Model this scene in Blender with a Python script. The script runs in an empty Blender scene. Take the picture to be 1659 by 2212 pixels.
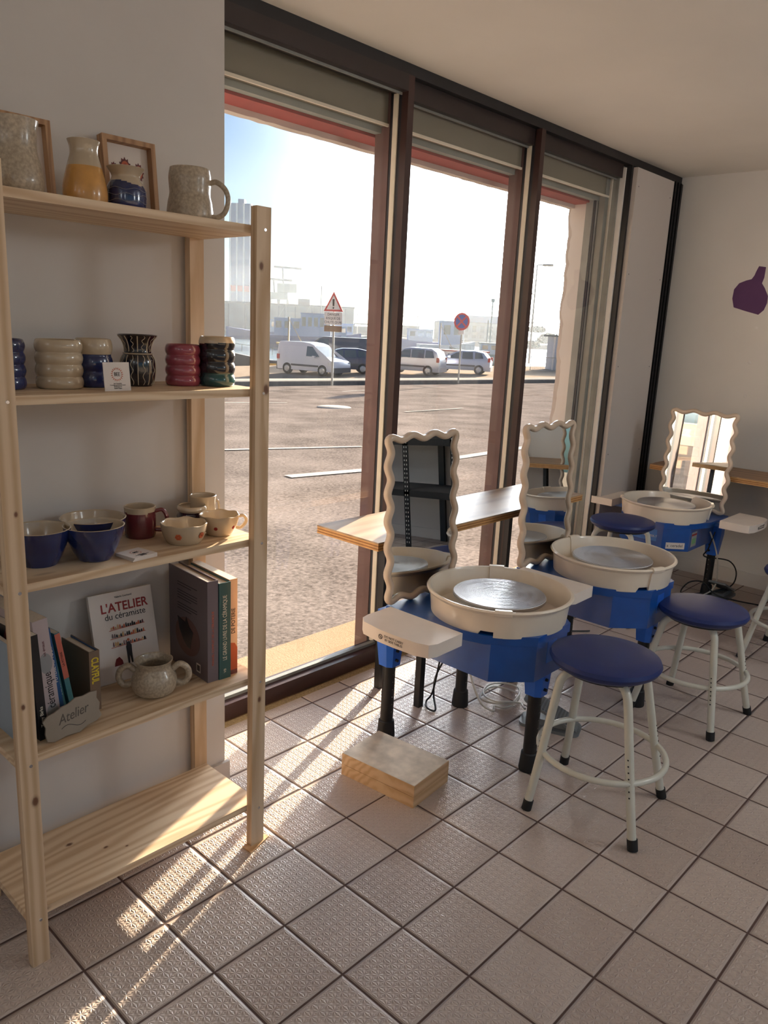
import bpy, bmesh, math, random
from mathutils import Vector, Matrix, Euler
random.seed(7)
PI = math.pi
SC = bpy.context.scene
COL = SC.collection

# ------------------------------------------------------------------ camera, light, exposure
CAM = Vector((-1.231, -1.204, 1.400))
FPX = 1675.4
RX = Vector((0.68368, -0.72826, 0.04706)); RY = Vector((-0.13698, -0.19140, -0.97191)); RZ = Vector((0.71681, 0.65803, -0.23061))
cd = bpy.data.cameras.new('camera'); cam = bpy.data.objects.new('camera', cd); COL.objects.link(cam)
cd.sensor_fit = 'HORIZONTAL'; cd.sensor_width = 36; cd.lens = FPX / 1659 * 36; cd.clip_start = 0.02; cd.clip_end = 3000
cam.matrix_world = Matrix(((RX.x, -RY.x, -RZ.x, CAM.x), (RX.y, -RY.y, -RZ.y, CAM.y), (RX.z, -RY.z, -RZ.z, CAM.z), (0, 0, 0, 1)))
SC.camera = cam

SUN_EL, SUN_AZ = math.radians(12.5), math.atan2(0.36, 0.933)      # azimuth measured from +x towards +y
SUN_E, SKY_STR, EXPO = 23.0, 0.08, 0.22
FILL_W, AUREOLE = 10.5, 80.0
w = bpy.data.worlds.new('world'); SC.world = w; w.use_nodes = True
nt = w.node_tree; nt.nodes.clear()
sky = nt.nodes.new('ShaderNodeTexSky'); sky.sky_type = 'NISHITA'; sky.sun_disc = False
sky.sun_elevation = SUN_EL; sky.sun_rotation = PI / 2 - SUN_AZ
sky.air_density = 1.0; sky.dust_density = 0.9; sky.ozone_density = 2.0
# white balance of the sky, plus a sun aureole added to light the room
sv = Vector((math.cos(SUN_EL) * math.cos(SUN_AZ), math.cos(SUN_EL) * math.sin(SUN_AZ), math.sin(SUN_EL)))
tint = nt.nodes.new('ShaderNodeVectorMath'); tint.operation = 'MULTIPLY'; tint.inputs[1].default_value = (.70 * SKY_STR, 1.0 * SKY_STR, 1.36 * SKY_STR)
nt.links.new(sky.outputs[0], tint.inputs[0])
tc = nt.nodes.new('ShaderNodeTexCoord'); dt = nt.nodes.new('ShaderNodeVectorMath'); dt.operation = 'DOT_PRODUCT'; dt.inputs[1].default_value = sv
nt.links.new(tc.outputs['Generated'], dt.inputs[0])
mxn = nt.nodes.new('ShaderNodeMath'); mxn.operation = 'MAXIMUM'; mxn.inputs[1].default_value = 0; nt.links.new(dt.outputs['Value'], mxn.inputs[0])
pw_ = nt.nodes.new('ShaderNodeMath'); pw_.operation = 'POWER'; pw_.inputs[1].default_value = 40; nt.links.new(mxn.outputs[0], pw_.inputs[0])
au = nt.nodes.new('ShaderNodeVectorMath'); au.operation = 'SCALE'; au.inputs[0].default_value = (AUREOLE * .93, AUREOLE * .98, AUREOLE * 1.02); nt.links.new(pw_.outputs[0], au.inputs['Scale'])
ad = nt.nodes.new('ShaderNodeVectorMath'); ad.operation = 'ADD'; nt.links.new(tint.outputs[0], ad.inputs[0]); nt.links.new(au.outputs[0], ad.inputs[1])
bg = nt.nodes.new('ShaderNodeBackground')
wo = nt.nodes.new('ShaderNodeOutputWorld')
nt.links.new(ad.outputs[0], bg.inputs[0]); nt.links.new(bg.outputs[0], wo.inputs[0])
sd = bpy.data.lights.new('sun', 'SUN'); sun = bpy.data.objects.new('sun', sd); COL.objects.link(sun)
sd.energy = SUN_E; sd.color = (1.0, 0.82, 0.60); sd.angle = math.radians(0.6)
sv = Vector((math.cos(SUN_EL) * math.cos(SUN_AZ), math.cos(SUN_EL) * math.sin(SUN_AZ), math.sin(SUN_EL)))
sun.rotation_euler = sv.to_track_quat('Z', 'Y').to_euler(); sun.location = (8, 8, 8)
SC.view_settings.view_transform = 'Standard'; SC.view_settings.look = 'None'
SC.view_settings.exposure = EXPO; SC.view_settings.gamma = 1.0; SC.view_settings.use_curve_mapping = False
SC.cycles.max_bounces = 10; SC.cycles.diffuse_bounces = 5; SC.cycles.glossy_bounces = 5
SC.cycles.transparent_max_bounces = 24; SC.cycles.sample_clamp_indirect = 6
SC.cycles.caustics_reflective = False; SC.cycles.caustics_refractive = False

# ------------------------------------------------------------------ place finders (image pixel coordinates cast along camera rays)
def ray(u, v): return RX * ((u - 829.5) / FPX) + RY * ((v - 1106) / FPX) + RZ
def at(u, v, d): return CAM + ray(u, v) * d
def onz(u, v, z):
    r = ray(u, v); return CAM + r * ((z - CAM.z) / r.z)
def ony(u, v, y):
    r = ray(u, v); return CAM + r * ((y - CAM.y) / r.y)

# ------------------------------------------------------------------ materials
def lin(c):
    return tuple(((x / 255) / 12.92 if x / 255 <= 0.04045 else ((x / 255 + 0.055) / 1.055) ** 2.4) for x in c) + (1,)
def newmat(name):
    m = bpy.data.materials.new(name); m.use_nodes = True
    n = m.node_tree; b = n.nodes['Principled BSDF']; return m, n, b
def nd(n, t, **kw):
    x = n.nodes.new(t)
    for k, v in kw.items(): setattr(x, k, v)
    return x
def mth(n, op, a, b=None, c=None):
    x = n.nodes.new('ShaderNodeMath'); x.operation = op
    for i, q in enumerate((a, b, c)):
        if q is None: continue
        if isinstance(q, (int, float)): x.inputs[i].default_value = q
        else: n.links.new(q, x.inputs[i])
    return x.outputs[0]
def noise(n, scale, detail=3, vec=None, rough=.5):
    x = nd(n, 'ShaderNodeTexNoise'); x.inputs['Scale'].default_value = scale; x.inputs['Detail'].default_value = detail
    x.inputs['Roughness'].default_value = rough
    if vec is not None: n.links.new(vec, x.inputs['Vector'])
    return x.outputs[0]
def ramp(n, fac, stops):
    r = nd(n, 'ShaderNodeValToRGB'); e = r.color_ramp.elements
    while len(e) < len(stops): e.new(.5)
    for i, (p, c) in enumerate(stops):
        e[i].position = p; e[i].color = c if len(c) == 4 else tuple(c) + (1,)
    n.links.new(fac, r.inputs[0]); return r.outputs[0]
def bump(n, b, h, strength, dist=.01):
    x = nd(n, 'ShaderNodeBump'); x.inputs['Strength'].default_value = strength; x.inputs['Distance'].default_value = dist
    n.links.new(h, x.inputs['Height']); n.links.new(x.outputs[0], b.inputs['Normal']); return x
def objvec(n, scale=(1, 1, 1)):
    t = nd(n, 'ShaderNodeTexCoord'); m = nd(n, 'ShaderNodeMapping'); m.inputs['Scale'].default_value = scale
    n.links.new(t.outputs['Object'], m.inputs[0]); return m.outputs[0]
def plain(name, c, rough=.5, metal=0, spec=.5, var=0.06, vscale=12, coat=0, bmp=0, bscale=60):
    m, n, b = newmat(name); col = lin(c)
    v = objvec(n); f = noise(n, vscale, 4, v)
    lo = tuple(max(0, x * (1 - var * 2)) for x in col[:3]) + (1,); hi = tuple(min(1, x * (1 + var * 1.2)) for x in col[:3]) + (1,)
    n.links.new(ramp(n, f, [(.3, lo), (.7, hi)]), b.inputs['Base Color'])
    b.inputs['Roughness'].default_value = rough; b.inputs['Metallic'].default_value = metal
    b.inputs['Specular IOR Level'].default_value = spec; b.inputs['Coat Weight'].default_value = coat; b.inputs['Coat Roughness'].default_value = .12
    if bmp: bump(n, b, noise(n, bscale, 4, v), bmp, .004)
    return m
def wood(name, c1, c2, axis=0, rough=.55, ring=16, dark=None, knots=True, at_=()):
    m, n, b = newmat(name)
    sc = [1, 1, 1]; sc[axis] = .12
    v = objvec(n, tuple(sc))
    d = noise(n, 5, 3, v); dv = nd(n, 'ShaderNodeVectorMath', operation='SCALE'); n.links.new(v, dv.inputs[0]); dv.inputs['Scale'].default_value = 1
    add = nd(n, 'ShaderNodeVectorMath', operation='ADD'); n.links.new(dv.outputs[0], add.inputs[0])
    sc2 = mth(n, 'MULTIPLY', d, .16); n.links.new(sc2, add.inputs[1])
    wv = nd(n, 'ShaderNodeTexWave', wave_type='RINGS', rings_direction='XYZ'[axis]); wv.inputs['Scale'].default_value = ring
    wv.inputs['Distortion'].default_value = 2.2; wv.inputs['Detail'].default_value = 3; wv.inputs['Detail Scale'].default_value = .8
    n.links.new(add.outputs[0], wv.inputs['Vector'])
    fine = noise(n, 160, 3, v)
    f = mth(n, 'ADD', mth(n, 'MULTIPLY', wv.outputs['Fac'], .7), mth(n, 'MULTIPLY', fine, .3))
    col = ramp(n, f, [(.15, lin(c2)), (.75, lin(c1))])
    if knots:
        ks = [9, 9, 9]; ks[axis] = 3.2
        kv = objvec(n, tuple(ks)); vo = nd(n, 'ShaderNodeTexVoronoi'); vo.inputs['Scale'].default_value = 1; vo.inputs['Randomness'].default_value = 1
        n.links.new(kv, vo.inputs['Vector'])
        kn = ramp(n, vo.outputs['Distance'], [(.06, (1, 1, 1)), (.14, (0, 0, 0))])
        mx = nd(n, 'ShaderNodeMix', data_type='RGBA'); n.links.new(kn, mx.inputs[0]); n.links.new(col, mx.inputs[6])
        mx.inputs[7].default_value = lin(dark or (118, 78, 50)); col = mx.outputs[2]
    for (kx, ky, kz, kr) in at_:      # single knots where the boards have them
        t = nd(n, 'ShaderNodeTexCoord'); mp = nd(n, 'ShaderNodeMapping'); s3 = [1 / kr] * 3; s3[axis] = .62 / kr
        mp.inputs['Scale'].default_value = s3; mp.inputs['Location'].default_value = (-kx * s3[0], -ky * s3[1], -kz * s3[2])
        n.links.new(t.outputs['Object'], mp.inputs[0]); ln = nd(n, 'ShaderNodeVectorMath', operation='LENGTH'); n.links.new(mp.outputs[0], ln.inputs[0])
        dd = mth(n, 'ADD', ln.outputs['Value'], mth(n, 'MULTIPLY', noise(n, 120, 2), .4))
        kn = ramp(n, dd, [(.0, (1, 1, 1)), (.55, (.9, .9, .9)), (.75, (.25, .25, .25)), (1, (0, 0, 0))])
        mx = nd(n, 'ShaderNodeMix', data_type='RGBA'); n.links.new(kn, mx.inputs[0]); n.links.new(col, mx.inputs[6]); mx.inputs[7].default_value = lin(dark or (104, 62, 40)); col = mx.outputs[2]
    n.links.new(col, b.inputs['Base Color']); b.inputs['Roughness'].default_value = rough
    bump(n, b, fine, .08, .002)
    return m
def glass(name, dust=.02, tint=(1, 1, 1)):
    m = bpy.data.materials.new(name); m.use_nodes = True; n = m.node_tree; n.nodes.clear()
    o = nd(n, 'ShaderNodeOutputMaterial'); t = nd(n, 'ShaderNodeBsdfTransparent'); t.inputs[0].default_value = tint + (1,)
    g = nd(n, 'ShaderNodeBsdfGlossy'); g.inputs['Roughness'].default_value = .01; g.inputs[0].default_value = (1, 1, 1, 1)
    lw = nd(n, 'ShaderNodeLayerWeight'); lw.inputs[0].default_value = .5
    fac = mth(n, 'ADD', .03, mth(n, 'MULTIPLY', mth(n, 'POWER', lw.outputs['Facing'], 5), .8))
    mx = nd(n, 'ShaderNodeMixShader'); n.links.new(fac, mx.inputs[0]); n.links.new(t.outputs[0], mx.inputs[1]); n.links.new(g.outputs[0], mx.inputs[2])
    last = mx.outputs[0]
    if dust:
        v = objvec(n, (26, 26, 1.2)); f = noise(n, 1.3, 5, v, .65); v2 = objvec(n, (3, 3, 3)); f2 = noise(n, 1, 4, v2)
        ff = mth(n, 'MULTIPLY', mth(n, 'ADD', mth(n, 'POWER', f, 2.5), mth(n, 'MULTIPLY', f2, .35)), dust * 2)
        tr = nd(n, 'ShaderNodeBsdfTranslucent'); tr.inputs[0].default_value = (.9, .9, .9, 1)
        m2 = nd(n, 'ShaderNodeMixShader'); n.links.new(ff, m2.inputs[0]); n.links.new(last, m2.inputs[1]); n.links.new(tr.outputs[0], m2.inputs[2]); last = m2.outputs[0]
    n.links.new(last, o.inputs[0]); return m

M = {}
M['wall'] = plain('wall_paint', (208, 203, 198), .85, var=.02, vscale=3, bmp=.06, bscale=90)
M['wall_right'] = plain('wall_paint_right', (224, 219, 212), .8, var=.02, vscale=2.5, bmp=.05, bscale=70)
M['ceiling'] = plain('ceiling_paint', (238, 234, 226), .9, var=.02, vscale=2)
M['brown'] = plain('brown_aluminium', (62, 40, 37), .38, var=.08, spec=.5)
M['brown_out'] = plain('lighter_brown_aluminium', (104, 78, 74), .5, var=.12, vscale=6)  # lighter, mottled brown on the outer profiles
M['brown_dk'] = plain('dark_brown_aluminium', (44, 34, 34), .4)
M['dark'] = plain('dark_strip', (26, 25, 28), .5, var=.15)
M['gasket'] = plain('black_gasket', (34, 36, 44), .45)
M['cream_alu'] = plain('cream_bead', (232, 224, 206), .4, var=.03)
M['greyalu'] = plain('grey_aluminium', (146, 148, 142), .5, var=.08)
M['shutterbox'] = plain('shutter_box_grey', (128, 124, 110), .75, var=.05, vscale=2)
M['shutterlip'] = plain('shutter_lip', (140, 146, 140), .6, var=.06)
M['red'] = plain('red_soffit', (150, 66, 60), .7, var=.08)
M['render'] = plain('exterior_render', (206, 196, 186), .9, var=.06, vscale=5, bmp=.25, bscale=40)
M['reveal'] = plain('reveal_paint', (226, 222, 216), .85, var=.03, vscale=4, bmp=.12, bscale=20)
M['board'] = plain('plasterboard', (196, 188, 182), .85, var=.02, vscale=2)
M['black_metal'] = plain('black_metal', (18, 17, 18), .42, var=.2)
M['blue'] = plain('blue_paint', (13, 76, 156), .3, var=.06, vscale=20, coat=.3, bmp=.05, bscale=120)
M['blue_b'] = plain('blue_bracket', (34, 100, 200), .35, var=.05)
M['pan'] = plain('cream_plastic', (236, 222, 202), .28, var=.02, coat=.3)
M['side'] = plain('light_plastic', (236, 224, 212), .42, var=.02, bmp=.05, bscale=200)
M['white_metal'] = plain('white_enamel', (214, 212, 198), .3, var=.03, coat=.4)
M['vinyl'] = plain('navy_vinyl', (28, 44, 100), .42, var=.05, vscale=8, spec=.35, coat=.0, bmp=.05, bscale=260)
M['rubber'] = plain('black_rubber', (22, 22, 23), .6)
M['mirror_frame'] = plain('mirror_frame', (204, 184, 162), .35, var=.03, coat=.2)
M['cable_w'] = plain('white_cable', (206, 202, 192), .5)
M['cable_b'] = plain('black_cable', (18, 18, 18), .5)
M['pedal'] = plain('pedal_grey', (112, 116, 118), .45, var=.1)
M['pine'] = wood('pine_board', (224, 200, 168), (202, 170, 134), 0, knots=True)
M['pine_v'] = wood('pine_post', (218, 192, 160), (194, 162, 126), 2, knots=True)
M['pine_vr'] = wood('pine_post_right', (218, 192, 160), (194, 162, 126), 2, knots=False, at_=((-.068, .283, 1.525, .012), (-.050, .283, 1.243, .016), (-.06, .283, .435, .010)))
M['pine_vl'] = wood('pine_post_left', (218, 192, 160), (194, 162, 126), 2, knots=False, at_=((-.648, .283, .40, .014), (-.66, .283, .62, .008), (-.65, .283, 1.02, .007)))
M['pine_b'] = wood('pine_board_low', (228, 204, 172), (206, 174, 138), 0, knots=False, at_=((-.44, .40, .12, .007), (-.40, .37, .12, .005), (-.63, .30, .112, .012), (-.50, .47, .12, .010)))
M['ply'] = wood('plywood_top', (176, 150, 122), (146, 120, 94), 0, ring=5, rough=.5, knots=False)
M['ply_y'] = wood('plywood_top_wall', (160, 124, 88), (128, 94, 64), 1, ring=5, rough=.4, knots=False)
M['block'] = wood('block_wood', (222, 188, 146), (204, 164, 120), 0, knots=False, ring=12)
M['dusty'] = plain('dusty_board_top', (214, 202, 184), .8, var=.16, vscale=18)
M['steel_dark'] = plain('charcoal_shelf', (60, 58, 58), .7)
M['white'] = plain('white_paper', (226, 216, 208), .7, var=.02)
M['ink'] = plain('black_ink', (30, 22, 24), .6)
M['redink'] = plain('red_ink', (150, 34, 30), .6)
M['orangeink'] = plain('orange_ink', (196, 96, 58), .6)
M['purple'] = plain('purple_paint', (92, 56, 98), .75, var=.03)
M['stoneware'] = plain('speckled_stoneware', (176, 160, 138), .32, var=.16, vscale=170, coat=.3)
M['cream_glaze'] = plain('cream_glaze', (190, 172, 146), .22, var=.05, vscale=16, coat=.6)
M['navy_glaze'] = plain('navy_glaze', (24, 40, 92), .16, var=.2, vscale=14, coat=.8)
M['black_glaze'] = plain('black_glaze', (18, 18, 30), .18, var=.2, coat=.8)
M['teal_glaze'] = plain('teal_glaze', (18, 72, 74), .18, var=.2, coat=.8)
M['pink_glaze'] = plain('raspberry_glaze', (150, 66, 82), .2, var=.08, coat=.7)
M['wine_glaze'] = plain('wine_glaze', (112, 46, 50), .2, var=.15, coat=.7)
M['plum_glaze'] = plain('plum_glaze', (52, 26, 40), .18, var=.15, coat=.7)
M['ochre_glaze'] = plain('ochre_glaze', (200, 146, 76), .25, var=.1, vscale=40, coat=.5)
M['asphalt'] = None

def floor_mat():
    m, n, b = newmat('embossed_tile')
    t = nd(n, 'ShaderNodeTexCoord'); s = nd(n, 'ShaderNodeSeparateXYZ'); n.links.new(t.outputs['Object'], s.inputs[0])
    def cell(o, size):      # signed position in cell -.5...5
        f = mth(n, 'FRACT', mth(n, 'DIVIDE', mth(n, 'ADD', o, 100), size)); return mth(n, 'SUBTRACT', f, .5)
    X, Y = s.outputs[0], s.outputs[1]
    tx = mth(n, 'ABSOLUTE', cell(X, .2)); ty = mth(n, 'ABSOLUTE', cell(Y, .2))
    edge = mth(n, 'SUBTRACT', .5, mth(n, 'MAXIMUM', tx, ty))          # 0 on the joint
    jn = mth(n, 'MULTIPLY', noise(n, 60, 2), .004)
    grout = ramp(n, mth(n, 'ADD', edge, jn), [(.0125, (1, 1, 1)), (.018, (0, 0, 0))])
    cs = .2 / 9
    cx, cy = cell(X, cs), cell(Y, cs)
    th = mth(n, 'ARCTAN2', cy, cx)
    r = mth(n, 'SQRT', mth(n, 'ADD', mth(n, 'MULTIPLY', cx, cx), mth(n, 'MULTIPLY', cy, cy)))
    pet = mth(n, 'POWER', mth(n, 'ABSOLUTE', mth(n, 'COSINE', mth(n, 'MULTIPLY', th, 4))), 1.5)
    rr = mth(n, 'SINE', mth(n, 'MULTIPLY', mth(n, 'MINIMUM', mth(n, 'MULTIPLY', r, 1.7), 1), PI))
    star = mth(n, 'MULTIPLY', pet, rr)
    inner = ramp(n, edge, [(.04, (0, 0, 0)), (.05, (1, 1, 1))])
    star = mth(n, 'MULTIPLY', star, inner)
    pill = ramp(n, edge, [(.01, (0, 0, 0)), (.035, (1, 1, 1))])
    h = mth(n, 'ADD', mth(n, 'MULTIPLY', star, .28), mth(n, 'MULTIPLY', pill, 1.0))
    # per-tile tone
    fx = mth(n, 'FLOOR', mth(n, 'DIVIDE', mth(n, 'ADD', X, 100), .2)); fy = mth(n, 'FLOOR', mth(n, 'DIVIDE', mth(n, 'ADD', Y, 100), .2))
    cb = nd(n, 'ShaderNodeCombineXYZ'); n.links.new(fx, cb.inputs[0]); n.links.new(fy, cb.inputs[1])
    wn = nd(n, 'ShaderNodeTexWhiteNoise'); n.links.new(cb.outputs[0], wn.inputs[0])
    dirt = noise(n, 2.2, 5)
    fac = mth(n, 'ADD', mth(n, 'MULTIPLY', wn.outputs[0], .35), mth(n, 'MULTIPLY', dirt, .65))
    base = ramp(n, fac, [(.2, lin((180, 162, 150))), (.8, lin((208, 192, 181)))])
    mx = nd(n, 'ShaderNodeMix', data_type='RGBA'); n.links.new(grout, mx.inputs[0]); n.links.new(base, mx.inputs[6]); mx.inputs[7].default_value = lin((84, 62, 56))
    n.links.new(mx.outputs[2], b.inputs['Base Color'])
    n.links.new(ramp(n, grout, [(0, (.42, .42, .42)), (1, (.9, .9, .9))]), b.inputs['Roughness'])
    bump(n, b, h, 1.0, .0042)
    return m
M['floor'] = floor_mat()
def concrete(name, c1, c2, scale=90):
    m, n, b = newmat(name); v = objvec(n)
    f = mth(n, 'ADD', mth(n, 'MULTIPLY', noise(n, scale, 3, v, .7), .6), mth(n, 'MULTIPLY', noise(n, 1.2, 5, v), .4))
    n.links.new(ramp(n, f, [(.35, lin(c1)), (.65, lin(c2))]), b.inputs['Base Color']); b.inputs['Roughness'].default_value = .95; b.inputs['Specular IOR Level'].default_value = 0
    bump(n, b, noise(n, scale, 3, v, .7), .4, .006); return m
M['asphalt'] = concrete('reddish_asphalt', (80, 73, 69), (148, 137, 131), 34)
M['sill_conc'] = concrete('sand_concrete', (156, 132, 106), (178, 156, 128), 120)
M['strip_conc'] = concrete('threshold_mortar', (120, 104, 80), (196, 172, 132), 160)
M['path'] = concrete('footpath_concrete', (146, 143, 136), (170, 166, 158), 8)
M['lot'] = concrete('car_park_surface', (148, 132, 116), (172, 156, 138), 6)
M['kerb'] = concrete('kerb_stone', (112, 110, 108), (132, 130, 126), 8)
M['roadpaint'] = concrete('worn_road_paint', (160, 156, 150), (204, 200, 194), 30)
def disc_mat():
    m, n, b = newmat('turned_aluminium')
    t = nd(n, 'ShaderNodeTexCoord'); s = nd(n, 'ShaderNodeSeparateXYZ'); n.links.new(t.outputs['Object'], s.inputs[0])
    r = mth(n, 'SQRT', mth(n, 'ADD', mth(n, 'POWER', s.outputs[0], 2), mth(n, 'POWER', s.outputs[1], 2)))
    g = mth(n, 'SINE', mth(n, 'MULTIPLY', r, 700)); g2 = mth(n, 'SINE', mth(n, 'MULTIPLY', r, 2600))
    h = mth(n, 'ADD', mth(n, 'POWER', mth(n, 'ABSOLUTE', g), 8), mth(n, 'MULTIPLY', g2, .5))
    b.inputs['Metallic'].default_value = 1; b.inputs['Roughness'].default_value = .42
    n.links.new(ramp(n, mth(n, 'POWER', mth(n, 'ABSOLUTE', g), 8), [(.4, lin((196, 196, 198))), (1, lin((96, 96, 98)))]), b.inputs['Base Color'])
    b.inputs['Anisotropic'].default_value = .85
    tg = nd(n, 'ShaderNodeTangent', direction_type='RADIAL', axis='Z'); n.links.new(tg.outputs[0], b.inputs['Tangent'])
    bump(n, b, h, .3, .0008); return m
M['disc'] = disc_mat()
def mirror_mat():
    m, n, b = newmat('mirror_glass'); b.inputs['Metallic'].default_value = 1; b.inputs['Roughness'].default_value = .008; b.inputs['Base Color'].default_value = (.74, .76, .76, 1); return m
M['mirror'] = mirror_mat()
def water_mat():
    m, n, b = newmat('harbour_water'); b.inputs['Base Color'].default_value = lin((92, 112, 116)); b.inputs['Roughness'].default_value = .18
    bump(n, b, noise(n, .8, 4, objvec(n)), .8, .5); return m
M['water'] = water_mat()
M['glass'] = glass('window_glass', .010)
def globe_mat():
    m = bpy.data.materials.new('opal_globe'); m.use_nodes = True; n = m.node_tree; n.nodes.clear()
    o = nd(n, 'ShaderNodeOutputMaterial'); t = nd(n, 'ShaderNodeBsdfTranslucent'); t.inputs[0].default_value = (1, 1, 1, 1)
    q = nd(n, 'ShaderNodeBsdfTransparent'); x = nd(n, 'ShaderNodeMixShader'); x.inputs[0].default_value = .45
    n.links.new(q.outputs[0], x.inputs[1]); n.links.new(t.outputs[0], x.inputs[2]); n.links.new(x.outputs[0], o.inputs[0]); return m
M['globe'] = globe_mat()
M['chrome'] = plain('chrome', (200, 200, 204), .2, metal=1)

# ------------------------------------------------------------------ mesh helpers
def build(name, bm, mats, parent=None, smooth=35, loc=None, rot=None, bevel=0):
    if bevel: bmesh.ops.bevel(bm, geom=[e for e in bm.edges if len(e.link_faces) == 2 and e.calc_face_angle(0) > .6], offset=bevel, segments=2, affect='EDGES', profile=.6)
    bmesh.ops.recalc_face_normals(bm, faces=bm.faces)
    me = bpy.data.meshes.new(name); bm.to_mesh(me); bm.free()
    for x in (mats if isinstance(mats, (list, tuple)) else [mats]): me.materials.append(x)
    if smooth:
        me.polygons.foreach_set('use_smooth', [True] * len(me.polygons)); me.set_sharp_from_angle(angle=math.radians(smooth))
    o = bpy.data.objects.new(name, me); COL.objects.link(o)
    if parent: o.parent = parent
    if loc: o.location = loc
    if rot: o.rotation_euler = rot
    return o
def box(bm, a, b, mi=0, mat=None):
    x0, y0, z0 = a; x1, y1, z1 = b
    vs = [bm.verts.new(p) for p in ((x0, y0, z0), (x1, y0, z0), (x1, y1, z0), (x0, y1, z0), (x0, y0, z1), (x1, y0, z1), (x1, y1, z1), (x0, y1, z1))]
    if mat: 
        for v in vs: v.co = mat @ v.co
    fs = [bm.faces.new([vs[i] for i in f]) for f in ((0, 3, 2, 1), (4, 5, 6, 7), (0, 1, 5, 4), (1, 2, 6, 5), (2, 3, 7, 6), (3, 0, 4, 7))]
    for f in fs: f.material_index = mi
    return fs
def BX(name, a, b, m, parent=None, bevel=0, **k):
    bm = bmesh.new(); box(bm, a, b); return build(name, bm, m, parent, bevel=bevel, **k)
def prism(bm, pts, z0, z1, mi=0, mat=None, scale_top=1.0):
    n = len(pts); cx = sum(p[0] for p in pts) / n; cy = sum(p[1] for p in pts) / n
    lo = [bm.verts.new((x, y, z0)) for x, y in pts]; hi = [bm.verts.new((cx + (x - cx) * scale_top, cy + (y - cy) * scale_top, z1)) for x, y in pts]
    if mat:
        for v in lo + hi: v.co = mat @ v.co
    fs = [bm.faces.new(lo[::-1]), bm.faces.new(hi)]
    for i in range(n): fs.append(bm.faces.new((lo[i], lo[(i + 1) % n], hi[(i + 1) % n], hi[i])))
    for f in fs: f.material_index = mi
    return fs
def lathe(bm, prof, seg=40, c=(0, 0), mi=0, mfun=None, rfun=None, zfun=None):
    rings = []
    for i, (r, z) in enumerate(prof):
        if r < 1e-6: rings.append([bm.verts.new((c[0], c[1], z))])
        else:
            ring = []
            for k in range(seg):
                a = 2 * PI * k / seg; rr = rfun(r, z, a) if rfun else r; zz = zfun(r, z, a, i) if zfun else z
                ring.append(bm.verts.new((c[0] + rr * math.cos(a), c[1] + rr * math.sin(a), zz)))
            rings.append(ring)
    for i in range(len(rings) - 1):
        A, B = rings[i], rings[i + 1]
        for k in range(seg):
            k2 = (k + 1) % seg
            if len(A) == 1 and len(B) == 1: continue
            if len(A) == 1: f = bm.faces.new((A[0], B[k2], B[k]))
            elif len(B) == 1: f = bm.faces.new((A[k], A[k2], B[0]))
            else: f = bm.faces.new((A[k], A[k2], B[k2], B[k]))
            f.material_index = mfun(i, k) if mfun else mi
def tube(bm, pts, r, seg=12, closed=False, mi=0, flat=None, caps=True):
    pts = [Vector(p) for p in pts]; n = len(pts); rings = []; up = None
    for i, p in enumerate(pts):
        if closed: t = (pts[(i + 1) % n] - pts[i - 1]).normalized()
        else: t = (pts[min(i + 1, n - 1)] - pts[max(i - 1, 0)]).normalized()
        if up is None:
            up = Vector((0, 0, 1)) if abs(t.z) < .9 else Vector((1, 0, 0))
        s = t.cross(up).normalized(); up2 = s.cross(t).normalized(); up = up2
        rr = r[i] if isinstance(r, (list, tuple)) else r
        rings.append([bm.verts.new(p + (s * math.cos(2 * PI * k / seg) * rr + up2 * math.sin(2 * PI * k / seg) * rr)) for k in range(seg)])
    m = n if closed else n - 1
    for i in range(m):
        A, B = rings[i], rings[(i + 1) % n]
        for k in range(seg): 
            f = bm.faces.new((A[k], A[(k + 1) % seg], B[(k + 1) % seg], B[k])); f.material_index = mi
    if not closed and caps:
        bm.faces.new(rings[0][::-1]).material_index = mi; bm.faces.new(rings[-1]).material_index = mi
def TB(name, pts, r, m, parent=None, seg=12, closed=False, **k):
    bm = bmesh.new(); tube(bm, pts, r, seg, closed); return build(name, bm, m, parent, **k)
def bez(pts, n=10):
    P = [Vector(p) for p in pts]; P = [P[0] * 2 - P[1]] + P + [P[-1] * 2 - P[-2]]; out = []
    for i in range(1, len(P) - 2):
        for k in range(n):
            t = k / n; a, b, c, d = P[i - 1], P[i], P[i + 1], P[i + 2]
            out.append(.5 * ((2 * b) + (c - a) * t + (2 * a - 5 * b + 4 * c - d) * t * t + (3 * b - a - 3 * c + d) * t ** 3))
    out.append(P[-2]); return out
def rrect(x0, y0, x1, y1, r, n=5):
    out = []
    for cx, cy, a0 in ((x1 - r, y1 - r, 0), (x0 + r, y1 - r, 90), (x0 + r, y0 + r, 180), (x1 - r, y0 + r, 270)):
        for k in range(n + 1):
            a = math.radians(a0 + 90 * k / n); out.append((cx + r * math.cos(a), cy + r * math.sin(a)))
    return out
def tag(o, label=None, cat=None, group=None, kind=None):
    if label: o['label'] = label
    if cat: o['category'] = cat
    if group: o['group'] = group
    if kind: o['kind'] = kind
    return o
def empty(name, loc=(0, 0, 0), rz=0, label=None, cat=None, group=None, kind=None):
    o = bpy.data.objects.new(name, None); COL.objects.link(o); o.location = loc; o.rotation_euler = (0, 0, rz); o.empty_display_size = .1
    return tag(o, label, cat, group, kind)
def struct(o): o['kind'] = 'structure'; return o
def copy_tree(o, parent=None):
    c = o.copy(); COL.objects.link(c)
    if parent: c.parent = parent
    for ch in [q for q in bpy.data.objects if q.parent == o]: copy_tree(ch, c)
    return c
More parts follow.
